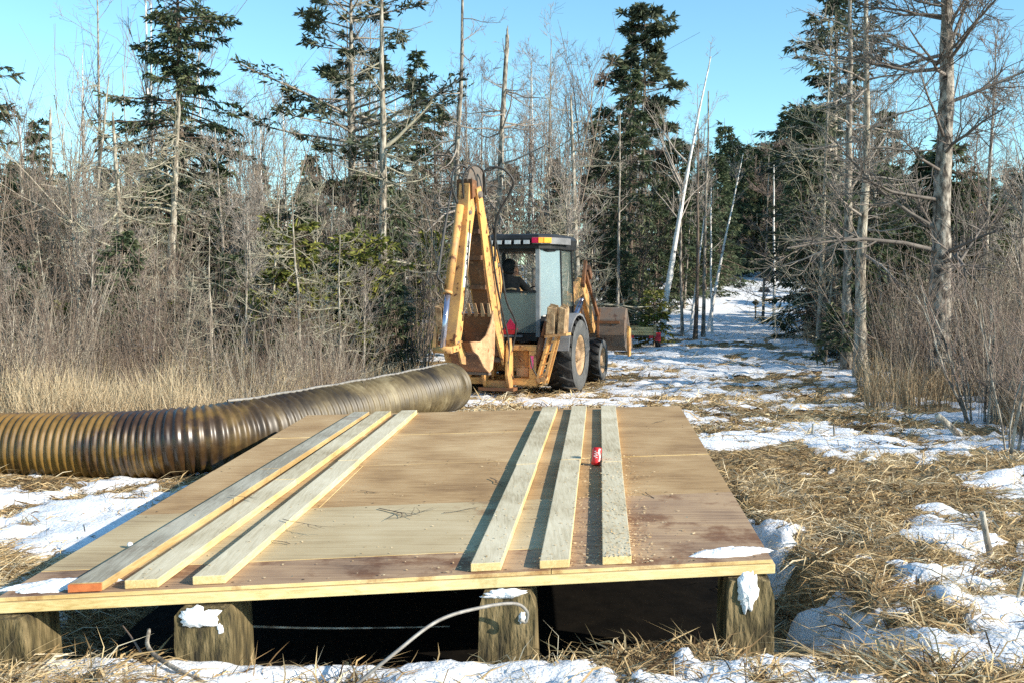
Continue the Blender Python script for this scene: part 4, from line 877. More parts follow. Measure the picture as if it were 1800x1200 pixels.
# crumpled drink can between two runners
can = empty('drink_can', dk(2.635, 2.30, .0605)); CA = (EN * .97 + E2 * .18 + E1 * .10).normalized(); CX = E1.cross(CA).cross(CA).normalized() * -1; CY = CA.cross(CX)
mb = MB(); prof = []; A = 24; vs = []; 
def canv(t, a, dr=0): 
    rad = .033 if .08 < t < .92 else .033 * (.80 + .2 * min(t, 1 - t) / .08)
    cr = 1 - .10 * max(0, math.sin(a * 2 + 7 * t)) * math.sin(math.pi * t) - .07 * max(0, math.cos(3 * a + 11 * t))
    return CA * ((t - .5) * .120) + CX * (math.cos(a) * (rad * cr + dr)) + CY * (math.sin(a) * (rad * cr + dr))
ts = [0, .03, .08, .2, .35, .5, .65, .8, .92, .97, 1]
vs = [canv(t, 2 * math.pi * i / A) for t in ts for i in range(A)]; fs = [(j * A + i, j * A + (i + 1) % A, (j + 1) * A + (i + 1) % A, (j + 1) * A + i) for j in range(len(ts) - 1) for i in range(A)] 
MB().add(vs, fs, True).build('body', M['red'], can)
for t0, s in ((0, -1), (1, 1)):
    MB().add([canv(t0, 2 * math.pi * i / A, -.001) + CA * s * .0006 for i in range(A)], [tuple(range(A))]).build('lid', M['alu'], can)
def stripe(t0, t1, f, wd, nm):
    vs = []; n_ = 14
    for i in range(n_ + 1):
        t = t0 + (t1 - t0) * i / n_; a = f(i / n_)
        vs += [canv(t, a - wd, .0008), canv(t, a + wd, .0008)]
    MB().add(vs, [(2 * i, 2 * i + 1, 2 * i + 3, 2 * i + 2) for i in range(n_)], True).build(nm, M['white'], can)
stripe(.22, .93, lambda s: -1.05 + .25 * math.sin(s * 6), .22, 'white_wave')
stripe(.40, .80, lambda s: -1.95 + .35 * math.sin(s * 19), .16, 'white_script')
tag(can, 'dented red and white drink can standing against the rightmost runner', 'can')

# ------------------------------------------------------------------ culvert pipe
def catmull(pts, n=40):
    pts = [Vector(p) for p in pts]; pts = [2 * pts[0] - pts[1]] + pts + [2 * pts[-1] - pts[-2]]; out = []
    for i in range(1, len(pts) - 2):
        a, b_, c, d = pts[i - 1:i + 3]
        for k in range(n):
            t = k / n; out.append(.5 * ((2 * b_) + (c - a) * t + (2 * a - 5 * b_ + 4 * c - d) * t * t + (3 * b_ - a - 3 * c + d) * t ** 3))
    return out + [pts[-2]]
ctrl = [(-7.6, 9.5, .07), (-5.2, 9.28, .09), (-3.5, 9.12, .13), (-2.85, 9.12, .18), (-2.48, 9.38, .20), (-2.22, 9.95, .20), (-1.52, 11.7, .20), (-.83, 13.5, .22)]
pth = np.array([tuple(p) for p in catmull(ctrl, 60)]); sl_ = np.concatenate([[0], np.cumsum(np.linalg.norm(np.diff(pth, axis=0), axis=1))]); TOT = sl_[-1]
def along(s): return np.stack([np.interp(s, sl_, pth[:, i]) for i in range(3)], -1)
ss = np.arange(0, TOT, .068 / 6); s_el = np.interp(-2.5, pth[:, 0], sl_); kf = sstep(s_el - .15, s_el + .15, ss); ph_ = np.cumsum((.068 / 6) * ((1 - kf) / .068 + kf / .115)); PR = .302 + (.0115 + .006 * kf) * np.cos(2 * math.pi * ph_)
V, F = tubes(along(ss)[None], PR[None], 36)
def pipemat():
    m, n, b = newmat('coated_culvert'); L = n.links.new
    tc = n.nodes.new('ShaderNodeTexCoord'); n1 = n.nodes.new('ShaderNodeTexNoise'); n1.inputs['Scale'].default_value = 1.6; n1.inputs['Detail'].default_value = 9; n1.inputs['Roughness'].default_value = .65; L(tc.outputs['Object'], n1.inputs['Vector'])
    r1 = ramp(n, [(.30, (.015, .008, .005)), (.45, (.055, .028, .010)), (.53, (.13, .072, .014)), (.64, (.20, .112, .026)), (.8, (.30, .21, .11))]); L(n1.outputs['Fac'], r1.inputs[0])
    r2 = ramp(n, [(.34, (.018, .012, .006)), (.48, (.065, .045, .018)), (.58, (.13, .095, .042)), (.70, (.26, .21, .12))]); L(n1.outputs['Fac'], r2.inputs[0])
    sx = n.nodes.new('ShaderNodeSeparateXYZ'); L(tc.outputs['Object'], sx.inputs[0]); mr = n.nodes.new('ShaderNodeMapRange'); mr.inputs[1].default_value = -2.9; mr.inputs[2].default_value = -1.9; L(sx.outputs['X'], mr.inputs[0])
    mx = n.nodes.new('ShaderNodeMixRGB'); L(mr.outputs[0], mx.inputs[0]); L(r1.outputs[0], mx.inputs[1]); L(r2.outputs[0], mx.inputs[2]); L(mx.outputs[0], b.inputs['Base Color'])
    rr_ = n.nodes.new('ShaderNodeMapRange'); rr_.inputs[3].default_value = .12; rr_.inputs[4].default_value = .55; L(n1.outputs['Fac'], rr_.inputs[0]); ra = n.nodes.new('ShaderNodeMath'); ra.operation = 'MULTIPLY_ADD'; ra.inputs[1].default_value = .18; L(mr.outputs[0], ra.inputs[0]); L(rr_.outputs[0], ra.inputs[2]); L(ra.outputs[0], b.inputs['Roughness']); b.inputs['Specular IOR Level'].default_value = .6
    return m
M['culvert'] = pipemat()
pipe = empty('culvert_pipe', (-2.6, 9.2, gz(-2.6, 9.2)))
def pchild(o): o.parent = pipe; o.location = -Vector(pipe.location); return o
pchild(np_mesh('corrugated_wall', V, [F], M['culvert'], smooth=True))
s2 = np.array([TOT - .30, TOT - .29, TOT - .16, TOT - .15]); V, F = tubes(along(s2)[None], np.array([[.312, .322, .322, .312]]), 44); pchild(np_mesh('collar_band', V, [F], M['culvert'], smooth=True))
s2 = np.array([TOT - .04, TOT + .0]); V, F = tubes(along(np.array([TOT - .05, TOT - .002]))[None], np.array([[.30, .325]]), 44); pchild(np_mesh('end_flange', V, [F], M['culvert'], smooth=True))
V, F = tubes(along(np.linspace(.02, TOT - .001, 60))[None], np.full((1, 60), .288), 32); pchild(np_mesh('inner_wall', V, [F], M['culvert'], smooth=True))
s2 = np.array([1.0, 1.01, 1.09, 1.10]) * 1.0
tag(pipe, 'long rusty corrugated culvert pipe bending round behind the deck', 'pipe')
# cable along the crest of the pipe
sc_ = np.linspace(TOT - 4.6, TOT - .1, 60); cp = along(sc_); cp[:, 2] += .318 + .004 * np.sin(sc_ * 9); V, F = tubes(cp[None], np.full((1, 60), .014), 6)
tag(np_mesh('cable', V, [F], M['cable'], smooth=True), 'grey cable lying along the crest of the pipe', 'cable')
# loose wire hooked over the grooved timber, sticks and stakes
def stick(name, pts, r, mat, label, cat_, group=None, n=7):
    P = np.array([tuple(p) for p in catmull(pts, 8)])[None]; k = P.shape[1]
    R = np.linspace(r[0], r[1], k)[None] if not np.isscalar(r) else np.full((1, k), r)
    mb = MB(); mb.tube(P[0], R[0].tolist(), n); return tag(mb.build(name, M[mat]), label, cat_, group)
hk = [at(600, 1225, 3.96), at(690, 1150, 4.02), at(770, 1090, 4.16), at(850, 1066, 4.30), at(905, 1060, 4.42), at(926, 1074, 4.46), at(924, 1092, 4.47), at(914, 1088, 4.46)]
stick('steel_wire', hk, .0075, 'cable', 'bent grey wire hooked over the grooved timber right of centre', 'wire')
stick('stick', [at(405, 1099, 4.75), at(560, 1103, 4.8), at(700, 1102, 4.9), at(790, 1100, 5.0)], (.006, .003), 'bark_dead', 'long straight pale stick under the front edge of the deck', 'stick')
stick('stick', [at(262, 1106, 4.35), at(260, 1135, 4.25), at(285, 1160, 4.18), at(350, 1195, 4.05), at(420, 1225, 3.95)], (.008, .012), 'bark_grey', 'curved grey stick rising from the snow beside the mossy left timber', 'stick')
stick('stick', [at(215, 1098, 4.5), at(235, 1125, 4.35), at(250, 1150, 4.25)], (.003, .006), 'twig', 'thin reddish twig under the near left of the deck', 'stick')
def stake(px, py, h, r0, lean, label, mat='bark_grey', grp='cut stems and stakes'):
    x, y = gp(px, py); z = gz(x, y); p = Vector((x, y, z - .05))
    return stick('cut_stem', [p, p + Vector((lean * .5, .02, h * .5)), p + Vector((lean, .03, h))], (r0, r0 * .8), mat, label, 'stem', grp)
stake(1745, 973, .34, .022, -.06, 'thick cut stem standing in the snow at the right edge')
stake(1428, 770, .22, .014, .01, 'left of two short cut stems in the snow right of the deck', 'bark_dead')
stake(1468, 772, .22, .012, -.01, 'right of two short cut stems in the snow right of the deck', 'bark_dead')
stake(1578, 712, .28, .022, .0, 'split cut stem left of the leaning logs', 'bark_dark')
stake(1782, 1062, .30, .010, .09, 'thin stem with pale fibres at the lower right edge', 'bark_dead')
stake(122, 560, 1.15, .07, .02, 'white broken stump in the left thicket', 'bark_birch')
x, y = gp(1690, 765); p = Vector((x, y, gz(x, y)))
for k, (dx, dz, r0, lb) in enumerate(((-.30, .26, .04, 'largest leaning split log at the base of the right shrub'), (-.22, .18, .03, 'shorter log beside the largest leaning log'))):
    stick('split_log', [p + Vector((.1 * k, .1 * k, -.03)), p + Vector((dx * .5, 0, dz * .55)), p + Vector((dx, -.02, dz))], (r0, r0 * .85), 'bark_dead', lb, 'log', 'leaning split logs')
# multi-stemmed shrubs at the right
def bigshrub(px, py, h, n, seed, spread, label, mat='bark_grey', r0=.018):
    x, y = gp(px, py); r = np.random.default_rng(seed); a = 6.283 * r.random(n); S = np.stack([.16 * np.cos(a), .16 * np.sin(a), 0 * a], -1); D = np.stack([np.cos(a) * spread * r.random(n), .4 * np.sin(a) * spread * r.random(n), 0 * a + 1], -1)
    L = h * (.55 + .5 * r.random(n)); P, R = grow(S, D, L, r0 * (.6 + .6 * r.random(n)), 6, r, .08, .02, .35); S2, D2, L2, Q2 = spawn(P, R, L, 5, .25, 1, .6, .2, .4, .65, r, .4); P2, R2 = grow(S2, D2, L2, Q2, 4, r, .13, .03, .4); S3, D3, L3, Q3 = spawn(P2, R2, L2, 4, .2, 1, .6, .2, .5, .7, r, .3); P3, R3 = grow(S3, D3, L3, Q3, 3, r, .12, .02, .5)
    e = empty('shrub', (x, y, gz(x, y) - .03)); V, F = cat([tubes(P, R, 5)]); np_mesh('stems', V, F, M[mat], e, smooth=True); V, F = cat([tubes(P2, np.maximum(R2, .003), 4), tubes(P3, np.maximum(R3, .0025), 3)]); np_mesh('twigs', V, F, M['twig'], e, smooth=True)['kind'] = 'stuff'
    return tag(e, label, 'shrub', 'leafless shrubs')
bigshrub(1725, 748, 1.9, 12, 1, .55, 'many-stemmed leafless shrub in the snow at right')
bigshrub(1790, 800, 1.8, 7, 2, .5, 'leafless shrub cut by the right edge of the picture')
bigshrub(1640, 690, 1.6, 9, 3, .7, 'leafless shrub left of the many-stemmed one below the larch')
bigshrub(600, 655, 1.35, 22, 4, 1.1, 'dark spreading shrub behind the pipe left of the bucket', 'bark_dark', .012)
bigshrub(520, 660, 1.3, 14, 5, 1.3, 'low arching shrub left of the dark spreading shrub', 'bark_dark', .010)
bigshrub(280, 700, 1.9, 7, 6, .35, 'thin upright stems in the tall grass behind the pipe', 'bark_grey', .011)
# ------------------------------------------------------------------ backhoe loader
def paintmat(name, c, dirt, rough=.5, amt=.55, sc=3.0, rust=None):
    """paint with muddy film and rust scabs"""
    m, n, b = newmat(name); L = n.links.new
    tc = n.nodes.new('ShaderNodeTexCoord'); n1 = n.nodes.new('ShaderNodeTexNoise'); n1.inputs['Scale'].default_value = sc; n1.inputs['Detail'].default_value = 8; n1.inputs['Roughness'].default_value = .68; L(tc.outputs['Object'], n1.inputs['Vector'])
    r = ramp(n, [(amt - .07, (0, 0, 0)), (amt + .12, (1, 1, 1))]); L(n1.outputs['Fac'], r.inputs[0])
    mx = n.nodes.new('ShaderNodeMixRGB'); mx.inputs[1].default_value = (*c, 1); mx.inputs[2].default_value = (*dirt, 1); L(r.outputs[0], mx.inputs[0]); out = mx.outputs[0]
    if rust:
        n2 = n.nodes.new('ShaderNodeTexNoise'); n2.inputs['Scale'].default_value = sc * 3.3; n2.inputs['Detail'].default_value = 7; L(tc.outputs['Object'], n2.inputs['Vector'])
        r2 = ramp(n, [(.60, (0, 0, 0)), (.66, (1, 1, 1))]); L(n2.outputs['Fac'], r2.inputs[0]); m2 = n.nodes.new('ShaderNodeMixRGB'); m2.inputs[2].default_value = (*rust, 1); L(r2.outputs[0], m2.inputs[0]); L(out, m2.inputs[1]); out = m2.outputs[0]
    L(out, b.inputs['Base Color']); b.inputs['Roughness'].default_value = rough; b.inputs['Specular IOR Level'].default_value = .4
    return m
M['yellow'] = paintmat('machine_yellow', (.70, .37, .115), (.42, .225, .10), .55, .50, 3.2, (.15, .06, .025))
M['yellow_dirty'] = paintmat('muddy_yellow', (.60, .33, .11), (.34, .19, .09), .7, .48, 3.0, (.14, .05, .02))
M['rusty'] = paintmat('rusty_steel', (.20, .085, .035), (.10, .055, .035), .8, .5, 4, (.28, .15, .08))
M['steel'] = paintmat('worn_steel', (.15, .125, .105), (.19, .125, .085), .6, .52, 3, (.09, .055, .04))
M['pale_paint'] = paintmat('scuffed_paint', (.58, .37, .20), (.40, .22, .11), .6, .48, 3.5, (.28, .13, .06))
M['black'] = pm('black_paint', [(.3, (.010, .010, .011)), (.7, (.03, .03, .03))], 5, .5)
M['rubber'] = pm('tyre_rubber', [(.3, (.006, .006, .006)), (.6, (.016, .015, .015)), (.75, (.09, .085, .075))], 9, .7, detail=6)
M['rubber_side'] = pm('tyre_sidewall', [(.3, (.055, .058, .06)), (.7, (.12, .12, .115))], 5, .75, detail=6)
M['rimtan'] = paintmat('rim_paint', (.46, .31, .17), (.26, .17, .10), .7, .48, 5)
M['chrome'] = pm('chrome_rod', [(.3, (.35, .36, .48)), (.7, (.55, .56, .66))], 4, .2, metal=.8)
M['pad'] = pm('rubber_pad', [(.3, (.16, .09, .045)), (.55, (.36, .24, .13)), (.75, (.50, .37, .22))], 9, .85, .5)
M['fender'] = pm('grey_fender', [(.3, (.13, .13, .135)), (.7, (.24, .24, .245))], 4, .5)
M['lamp_white'] = pm('work_lamp_lens', [(.3, (.45, .45, .46)), (.7, (.72, .72, .73))], 14, .15)
M['lamp_red'] = pm('red_lens', [(.3, (.45, .01, .06)), (.7, (.60, .02, .08))], 6, .2)
M['lamp_amber'] = pm('amber_lens', [(.3, (.80, .28, .02)), (.7, (.95, .42, .04))], 6, .2)
M['hose'] = pm('hose', [(.3, (.015, .015, .016)), (.7, (.05, .048, .045))], 12, .5)
M['jacket'] = pm('dark_jacket', [(.3, (.010, .011, .012)), (.7, (.035, .034, .033))], 9, .85, .4)
M['skin'] = pm('skin', [(.3, (.42, .22, .14)), (.7, (.52, .30, .20))], 9, .6)
M['seat'] = pm('seat_vinyl', [(.3, (.02, .02, .022)), (.7, (.04, .04, .042))], 7, .5)
M['magenta'] = pm('warning_label', [(.3, (.65, .05, .18)), (.7, (.75, .10, .24))], 5, .5)
def glassmat(name, col, alpha, rough=.06):
    m, n, b = newmat(name); b.inputs['Base Color'].default_value = (*col, 1); b.inputs['Roughness'].default_value = rough; b.inputs['Alpha'].default_value = alpha; b.inputs['Specular IOR Level'].default_value = .8
    return m
M['glass_rear'] = glassmat('smoked_rear_glass', (.16, .20, .185), .66, .2)
M['glass_side'] = glassmat('sky_reflection_glass', (.30, .40, .44), .55, .08)  # pale blue base colour stands in for the reflected sky
M['glass_clear'] = glassmat('clear_glass', (.4, .5, .45), .12)

M['post_glint'] = pm('glint_trim', [(.3, (.20, .21, .21)), (.7, (.36, .37, .37))], 5, .5)  # paler than the other posts: sun glint on the glass edge painted in
HEAD = math.radians(18)
BO = Vector((.113, 17.63, -.275))
bh = empty('backhoe_loader', BO, -HEAD)
def wheel(cx, cy, r, w, rimr, seed, lug, name):
    e = empty(name, (cx, cy, r)); e.parent = bh; sgn = 1 if cx > 0 else -1
    t = MB(); prof = [(rimr, -w / 2 + .03), (rimr + .06, -w / 2), (r * .89, -w / 2 + .01), (r * .935, -w / 2 + .05), (r * .935, w / 2 - .05), (r * .89, w / 2 - .01), (rimr + .06, w / 2), (rimr, w / 2 - .03), (rimr, -w / 2 + .03)]
    t.ring(prof, (0, 0, 0), 0, 36); ty = t.build('tyre', M['rubber'], e)
    sw = MB(); sw.ring([(rimr + .005, .002), (rimr + .06, .012), (r * .87, .012), (r * .90, .0)], (sgn * (w / 2 - .002), 0, 0), 0, 36) if sgn > 0 else sw.ring([(rimr + .005, -.002), (rimr + .06, -.012), (r * .87, -.012), (r * .90, 0)], (-(w / 2 - .002), 0, 0), 0, 36)
    sw.build('sidewall', M['rubber_side'], e)
    lg = MB(); nl = lug
    for i in range(nl):                              # slanted tractor lugs
        for s in (-1, 1):
            a0 = 2 * math.pi * (i + (.5 if s > 0 else 0)) / nl; pts = []
            for (xx, da) in ((s * .01, 0), (s * w * .26, .10), (s * w * .5, .20)):
                for (rr_, dd) in ((r * .92, -.045), (r * .92, .045), (r * 1.0, .032), (r * 1.0, -.032)):
                    a = a0 + da + dd * .62 / r; k = 1.0 if abs(xx) < w * .4 else .965; pts.append((xx, rr_ * k * math.cos(a), rr_ * k * math.sin(a)))
            lg.add(pts, [(3, 2, 1, 0), (8, 9, 10, 11)] + [(q + j, q + (j + 1) % 4, q + 4 + (j + 1) % 4, q + 4 + j) for q in (0, 4) for j in range(4)])
    lg.build('tread_lugs', M['rubber'], e)
    rm = MB(); o_ = sgn * w / 2
    rm.ring([(rimr, o_ - sgn * .035), (rimr + .012, o_ - sgn * .01), (rimr - .02, o_ - sgn * .012), (rimr - .05, o_ - sgn * .07), (rimr - .07, o_ - sgn * .13), (rimr * .55, o_ - sgn * .10), (rimr * .42, o_ - sgn * .07), (.02, o_ - sgn * .07)], (0, 0, 0), 0, 32)
    ri = rm.build('rim', M['rimtan'], e)
    hb = MB()
    for i in range(8):
        a = 2 * math.pi * i / 8; hb.ring([(.016, 0), (.016, .03), (.001, .03)], (o_ - sgn * .075 - (.03 if sgn < 0 else 0), rimr * .32 * math.cos(a), rimr * .32 * math.sin(a)), 0, 6)
    hb.ring([(.09, -.02), (.09, .05), (.001, .055)] if sgn > 0 else [(.001, -.055), (.09, -.05), (.09, .02)], (o_ - sgn * .07, 0, 0), 0, 16); hb.build('hub', M['rimtan'], e)
    return e
for sx in (1, -1):
    wheel(sx * .87, 0, .655, .46, .335, 1, 18, 'rear_wheel'); wheel(sx * .86, 2.15, .42, .28, .24, 2, 16, 'front_wheel')
def P(mb, name, mat, label=None, bevel=0, parent=None):
    o = mb.build(name, M[mat], parent or bh, bevel)
    if label: o['label'] = label
    return o
# chassis, axles, engine hood
mb = MB(); mb.box((0, .9, .62), (.66, 3.0, .30)); mb.box((0, 0, .62), (1.3, .26, .26)); mb.box((0, 2.15, .45), (1.35, .18, .18)); mb.box((0, -.5, .60), (.9, .7, .34)); P(mb, 'chassis', 'yellow_dirty', bevel=.015)
mb = MB(); mb.prism([(1.25, .80), (2.75, .80), (2.75, 1.38), (1.25, 1.62)], 0, -.42, .42); P(mb, 'engine_hood', 'yellow', bevel=.03)
mb = MB(); mb.tube([(-.25, 1.7, 1.5), (-.25, 1.7, 2.15)], .035, 10); P(mb, 'exhaust_pipe', 'steel')
mb = MB(); mb.box((.64, 1.32, .58), (.34, .48, .42)); mb.box((.66, 1.32, .82), (.30, .44, .05)); P(mb, 'side_tank', 'yellow_dirty', bevel=.02)
mb = MB(); mb.box((-.64, 1.3, .58), (.34, .5, .42)); P(mb, 'step_box', 'yellow_dirty', bevel=.02)
# cab: plan outline narrowing to the rear
PLAN = [(-.40, -.16), (.40, -.16), (.56, .02), (.66, .36), (.68, 1.18), (-.68, 1.18), (-.66, .36), (-.56, .02)]
def sc(p, k, dy=.5): return (p[0] * k, dy + (p[1] - dy) * k)
cab = empty('cab', (0, 0, 0)); cab.parent = bh
def loft(mb, levels):
    n = len(PLAN)
    for (z, k) in levels:
        mb.v += [(*sc(p, k), z) for p in PLAN]
    o = len(mb.v) - n * len(levels)
    for j in range(len(levels) - 1):
        for i in range(n): mb.f.append((o + j * n + i, o + j * n + (i + 1) % n, o + (j + 1) * n + (i + 1) % n, o + (j + 1) * n + i)); mb.sm.append(False)
    mb.f.append(tuple(o + i for i in range(n))); mb.f.append(tuple(o + (len(levels) - 1) * n + i for i in range(n))); mb.sm += [False, False]
    return mb
rf = P(loft(MB(), [(2.44, .98), (2.45, 1.04), (2.62, 1.06), (2.68, 1.0), (2.70, .9)]), 'roof', 'black', parent=cab)
P(loft(MB(), [(2.40, .93), (2.44, .95)]), 'roof_liner', 'black', parent=cab)
mb = MB(); mb.prism([(.32, -.235), (.47, -.225), (.66, .02), (.78, .38), (.78, .55), (.70, .55), (.66, .36), (.55, .04), (.40, -.16), (.32, -.16)], 2, 2.525, 2.635); P(mb, 'roof_side_cowl', 'fender', parent=cab)
for i in range(5):
    mb = MB(); mb.box((-.44 + .165 * i, -.222, 2.555), (.125, .05, .085)); l = P(mb, 'work_lamp', 'black', parent=cab, bevel=.01)
    mb = MB(); mb.box((-.44 + .165 * i, -.252, 2.555), (.105, .012, .065)); P(mb, 'lamp_lens', 'lamp_white', parent=cab)
for (p0, p1, mt, lb) in (((.315, -.243), (.42, -.238), 'lamp_red', 'red tail lamp'), ((.425, -.238), (.50, -.20), 'lamp_amber', 'amber turn lamp'), ((.505, -.195), (.60, -.075), 'lamp_amber', 'amber side lamp')):
    mb = MB(); mb.bar((*p0, 2.585), (*p1, 2.585), .03, .09); P(mb, 'roof_lamp', mt, lb, parent=cab)
# posts
def post(a, b_, w, d, z0=.95, z1=2.45, name='cab_post', mat_='black'):
    mb = MB(); mb.bar((*a, z0), (*b_, z1), w, d, up=(0, 1, 0)); return P(mb, name, mat_, parent=cab)
for s in (1, -1):
    post((s * .40, -.15), (s * .385, -.13), .07, .06, mat_='post_glint'); post((s * .66, .38), (s * .62, .40), .05, .06); post((s * .67, 1.15), (s * .63, 1.08), .06, .06)
# lower body of the cab
mb = MB(); mb.prism([(-.16, .88), (1.18, .88), (1.18, 1.25), (.45, 1.30), (-.16, 1.0)], 0, -.38, .38); P(mb, 'cab_tub', 'black', parent=cab)
for s in (1, -1):
    mb = MB(); mb.prism([(.36, .85), (1.17, .85), (1.17, 1.45), (.36, 1.45)], 0, s * .60 if s > 0 else -.66, s * .66 if s > 0 else -.60); d_ = P(mb, 'door_panel', 'black', parent=cab)
    mb = MB(); mb.bar((s * .675, .45, 1.42), (s * .675, .60, 1.42), .02, .03); P(mb, 'door_handle', 'steel', parent=cab)
def quad(name, pts, mat, label=None):
    a = [Vector(p) for p in pts]; nn = (a[1] - a[0]).cross(a[3] - a[0]).normalized() * .006
    mb = MB(); mb.hexa([a[0] - nn, a[1] - nn, a[2] - nn, a[3] - nn, a[0] + nn, a[1] + nn, a[2] + nn, a[3] + nn]); return P(mb, name, mat, label, parent=cab)
quad('rear_window', [(-.365, -.175, 1.02), (.365, -.175, 1.02), (.36, -.168, 1.70), (-.36, -.168, 1.70)], 'glass_rear', 'lower rear window raised over the opening')
mb = MB(); mb.box((0, -.165, 1.715), (.74, .03, .03)); P(mb, 'window_rail', 'black', parent=cab)
for s in (1, -1):
    quad('corner_window', [(s * .43, -.12, 1.30), (s * .66, .35, 1.42), (s * .625, .36, 2.43), (s * .415, -.10, 2.43)], 'glass_side', 'corner window with the sky reflection in its colour')
    quad('side_window', [(s * .67, .42, 1.45), (s * .675, 1.12, 1.45), (s * .635, 1.06, 2.43), (s * .63, .43, 2.43)], 'glass_clear')
quad('windscreen', [(-.62, 1.16, 1.30), (.62, 1.16, 1.30), (.58, 1.10, 2.43), (-.58, 1.10, 2.43)], 'glass_clear')
mb = MB(); mb.box((.36, .04, 1.335), (.20, .16, .09)); P(mb, 'white_ledge', 'white', parent=cab, bevel=.02)
# seat, steering column, levers
st = empty('seat', (-.22, .28, 0)); st.parent = bh
mb = MB(); mb.box((0, 0, 1.32), (.48, .46, .12)); P(mb, 'cushion', 'seat', bevel=.03, parent=st); mb = MB(); mb.box((0, -.22, 1.55), (.46, .10, .46)); P(mb, 'backrest', 'seat', bevel=.03, parent=st)
mb = MB(); mb.box((0, .02, 1.18), (.26, .26, .18)); P(mb, 'pedestal', 'black', parent=st)
mb = MB(); mb.tube([(0, -.285, 1.755), (.10, -.29, 1.77), (.18, -.285, 1.755)], .016, 8); P(mb, 'grab_bar', 'pale_paint', parent=st)
mb = MB(); mb.tube([(.10, .95, 1.2), (.10, .78, 1.62)], .03, 8); sc1 = P(mb, 'steering_column', 'black'); mb = MB(); pts = [(.10 + .18 * math.cos(a), .77 - .06 * math.sin(a), 1.64 + .17 * math.sin(a)) for a in [i * math.pi / 9 for i in range(19)]]; mb.tube(pts, .014, 6, False); P(mb, 'steering_wheel', 'black', parent=sc1)
for x in (.12, .24): mb = MB(); mb.tube([(x, -.02, 1.25), (x + .02, -.06, 1.62)], .012, 6); mb.ring([(.001, -.03), (.026, -.015), (.026, .015), (.001, .03)], (x + .02, -.06, 1.64), 2, 10); P(mb, 'control_lever', 'pale_paint')
mb = MB(); mb.box((-.10, -.215, 1.03), (.26, .03, .075)); P(mb, 'reflector', 'red', 'red reflector panel at the base of the rear window'); mb = MB(); mb.box((-.06, -.22, .965), (.40, .03, .035)); P(mb, 'number_plate_bar', 'fender')
mb = MB(); mb.prism([(-.20, 1.075), (.05, 1.075), (-.09, 1.26)], 1, -.196, -.186); P(mb, 'warning_triangle', 'lamp_red', 'faded red slow-vehicle triangle behind the rear window')
# rear fenders
for s in (1, -1):
    pts = []
    for i in range(11):
        a = math.pi * (.02 + .93 * i / 10); pts.append((.73 * math.cos(a) - .0, .66 + .70 * math.sin(a)))
    vs = [(s * .60, y, z) for y, z in pts] + [(s * 1.08, y, z) for y, z in pts]; n_ = len(pts); vs += [(x, y * .95, (z - .66) * .95 + .66) for x, y, z in vs]; m_ = 2 * n_
    fs = [(i, i + 1, n_ + i + 1, n_ + i) for i in range(n_ - 1)] + [(m_ + i, m_ + i + 1, m_ + n_ + i + 1, m_ + n_ + i) for i in range(n_ - 1)] + [(n_ + i, n_ + i + 1, m_ + n_ + i + 1, m_ + n_ + i) for i in range(n_ - 1)] + [(i, i + 1, m_ + i + 1, m_ + i) for i in range(n_ - 1)]
    P(MB().add(vs, fs), 'fender', 'fender')
# rear frame with a window opening each side of the swing post
fr = MB(); Y0, Y1 = -1.02, -.86
for s in (1, -1):
    def rb(x0, x1, z0, z1, y0=Y0, y1=Y1): fr.box((s * (x0 + x1) / 2, (y0 + y1) / 2, (z0 + z1) / 2), (x1 - x0, y1 - y0, z1 - z0))
    rb(.10, .62, .78, .86); rb(.10, .62, .22, .33); rb(.50, .62, .332, .778); rb(.10, .20, .332, .778)
fr.box((0, -.72, .30), (1.24, .26, .14)); fr.box((0, -.72, .82), (1.24, .26, .06)); P(fr, 'rear_frame', 'yellow', bevel=.012)
mb = MB(); mb.box((.555, -1.028, .60), (.05, .006, .20)); P(mb, 'warning_label', 'magenta', 'pink warning label on the rear frame')
mb = MB(); mb.box((.34, -.80, .42), (.20, .14, .14)); mb.tube([(.24, -.80, .56), (.36, -.84, .50), (.44, -.84, .44)], .03, 8); mb.tube([(.25, -.86, .68), (.36, -.86, .60)], .012, 6); P(mb, 'valve_block', 'pale_paint', bevel=.0)
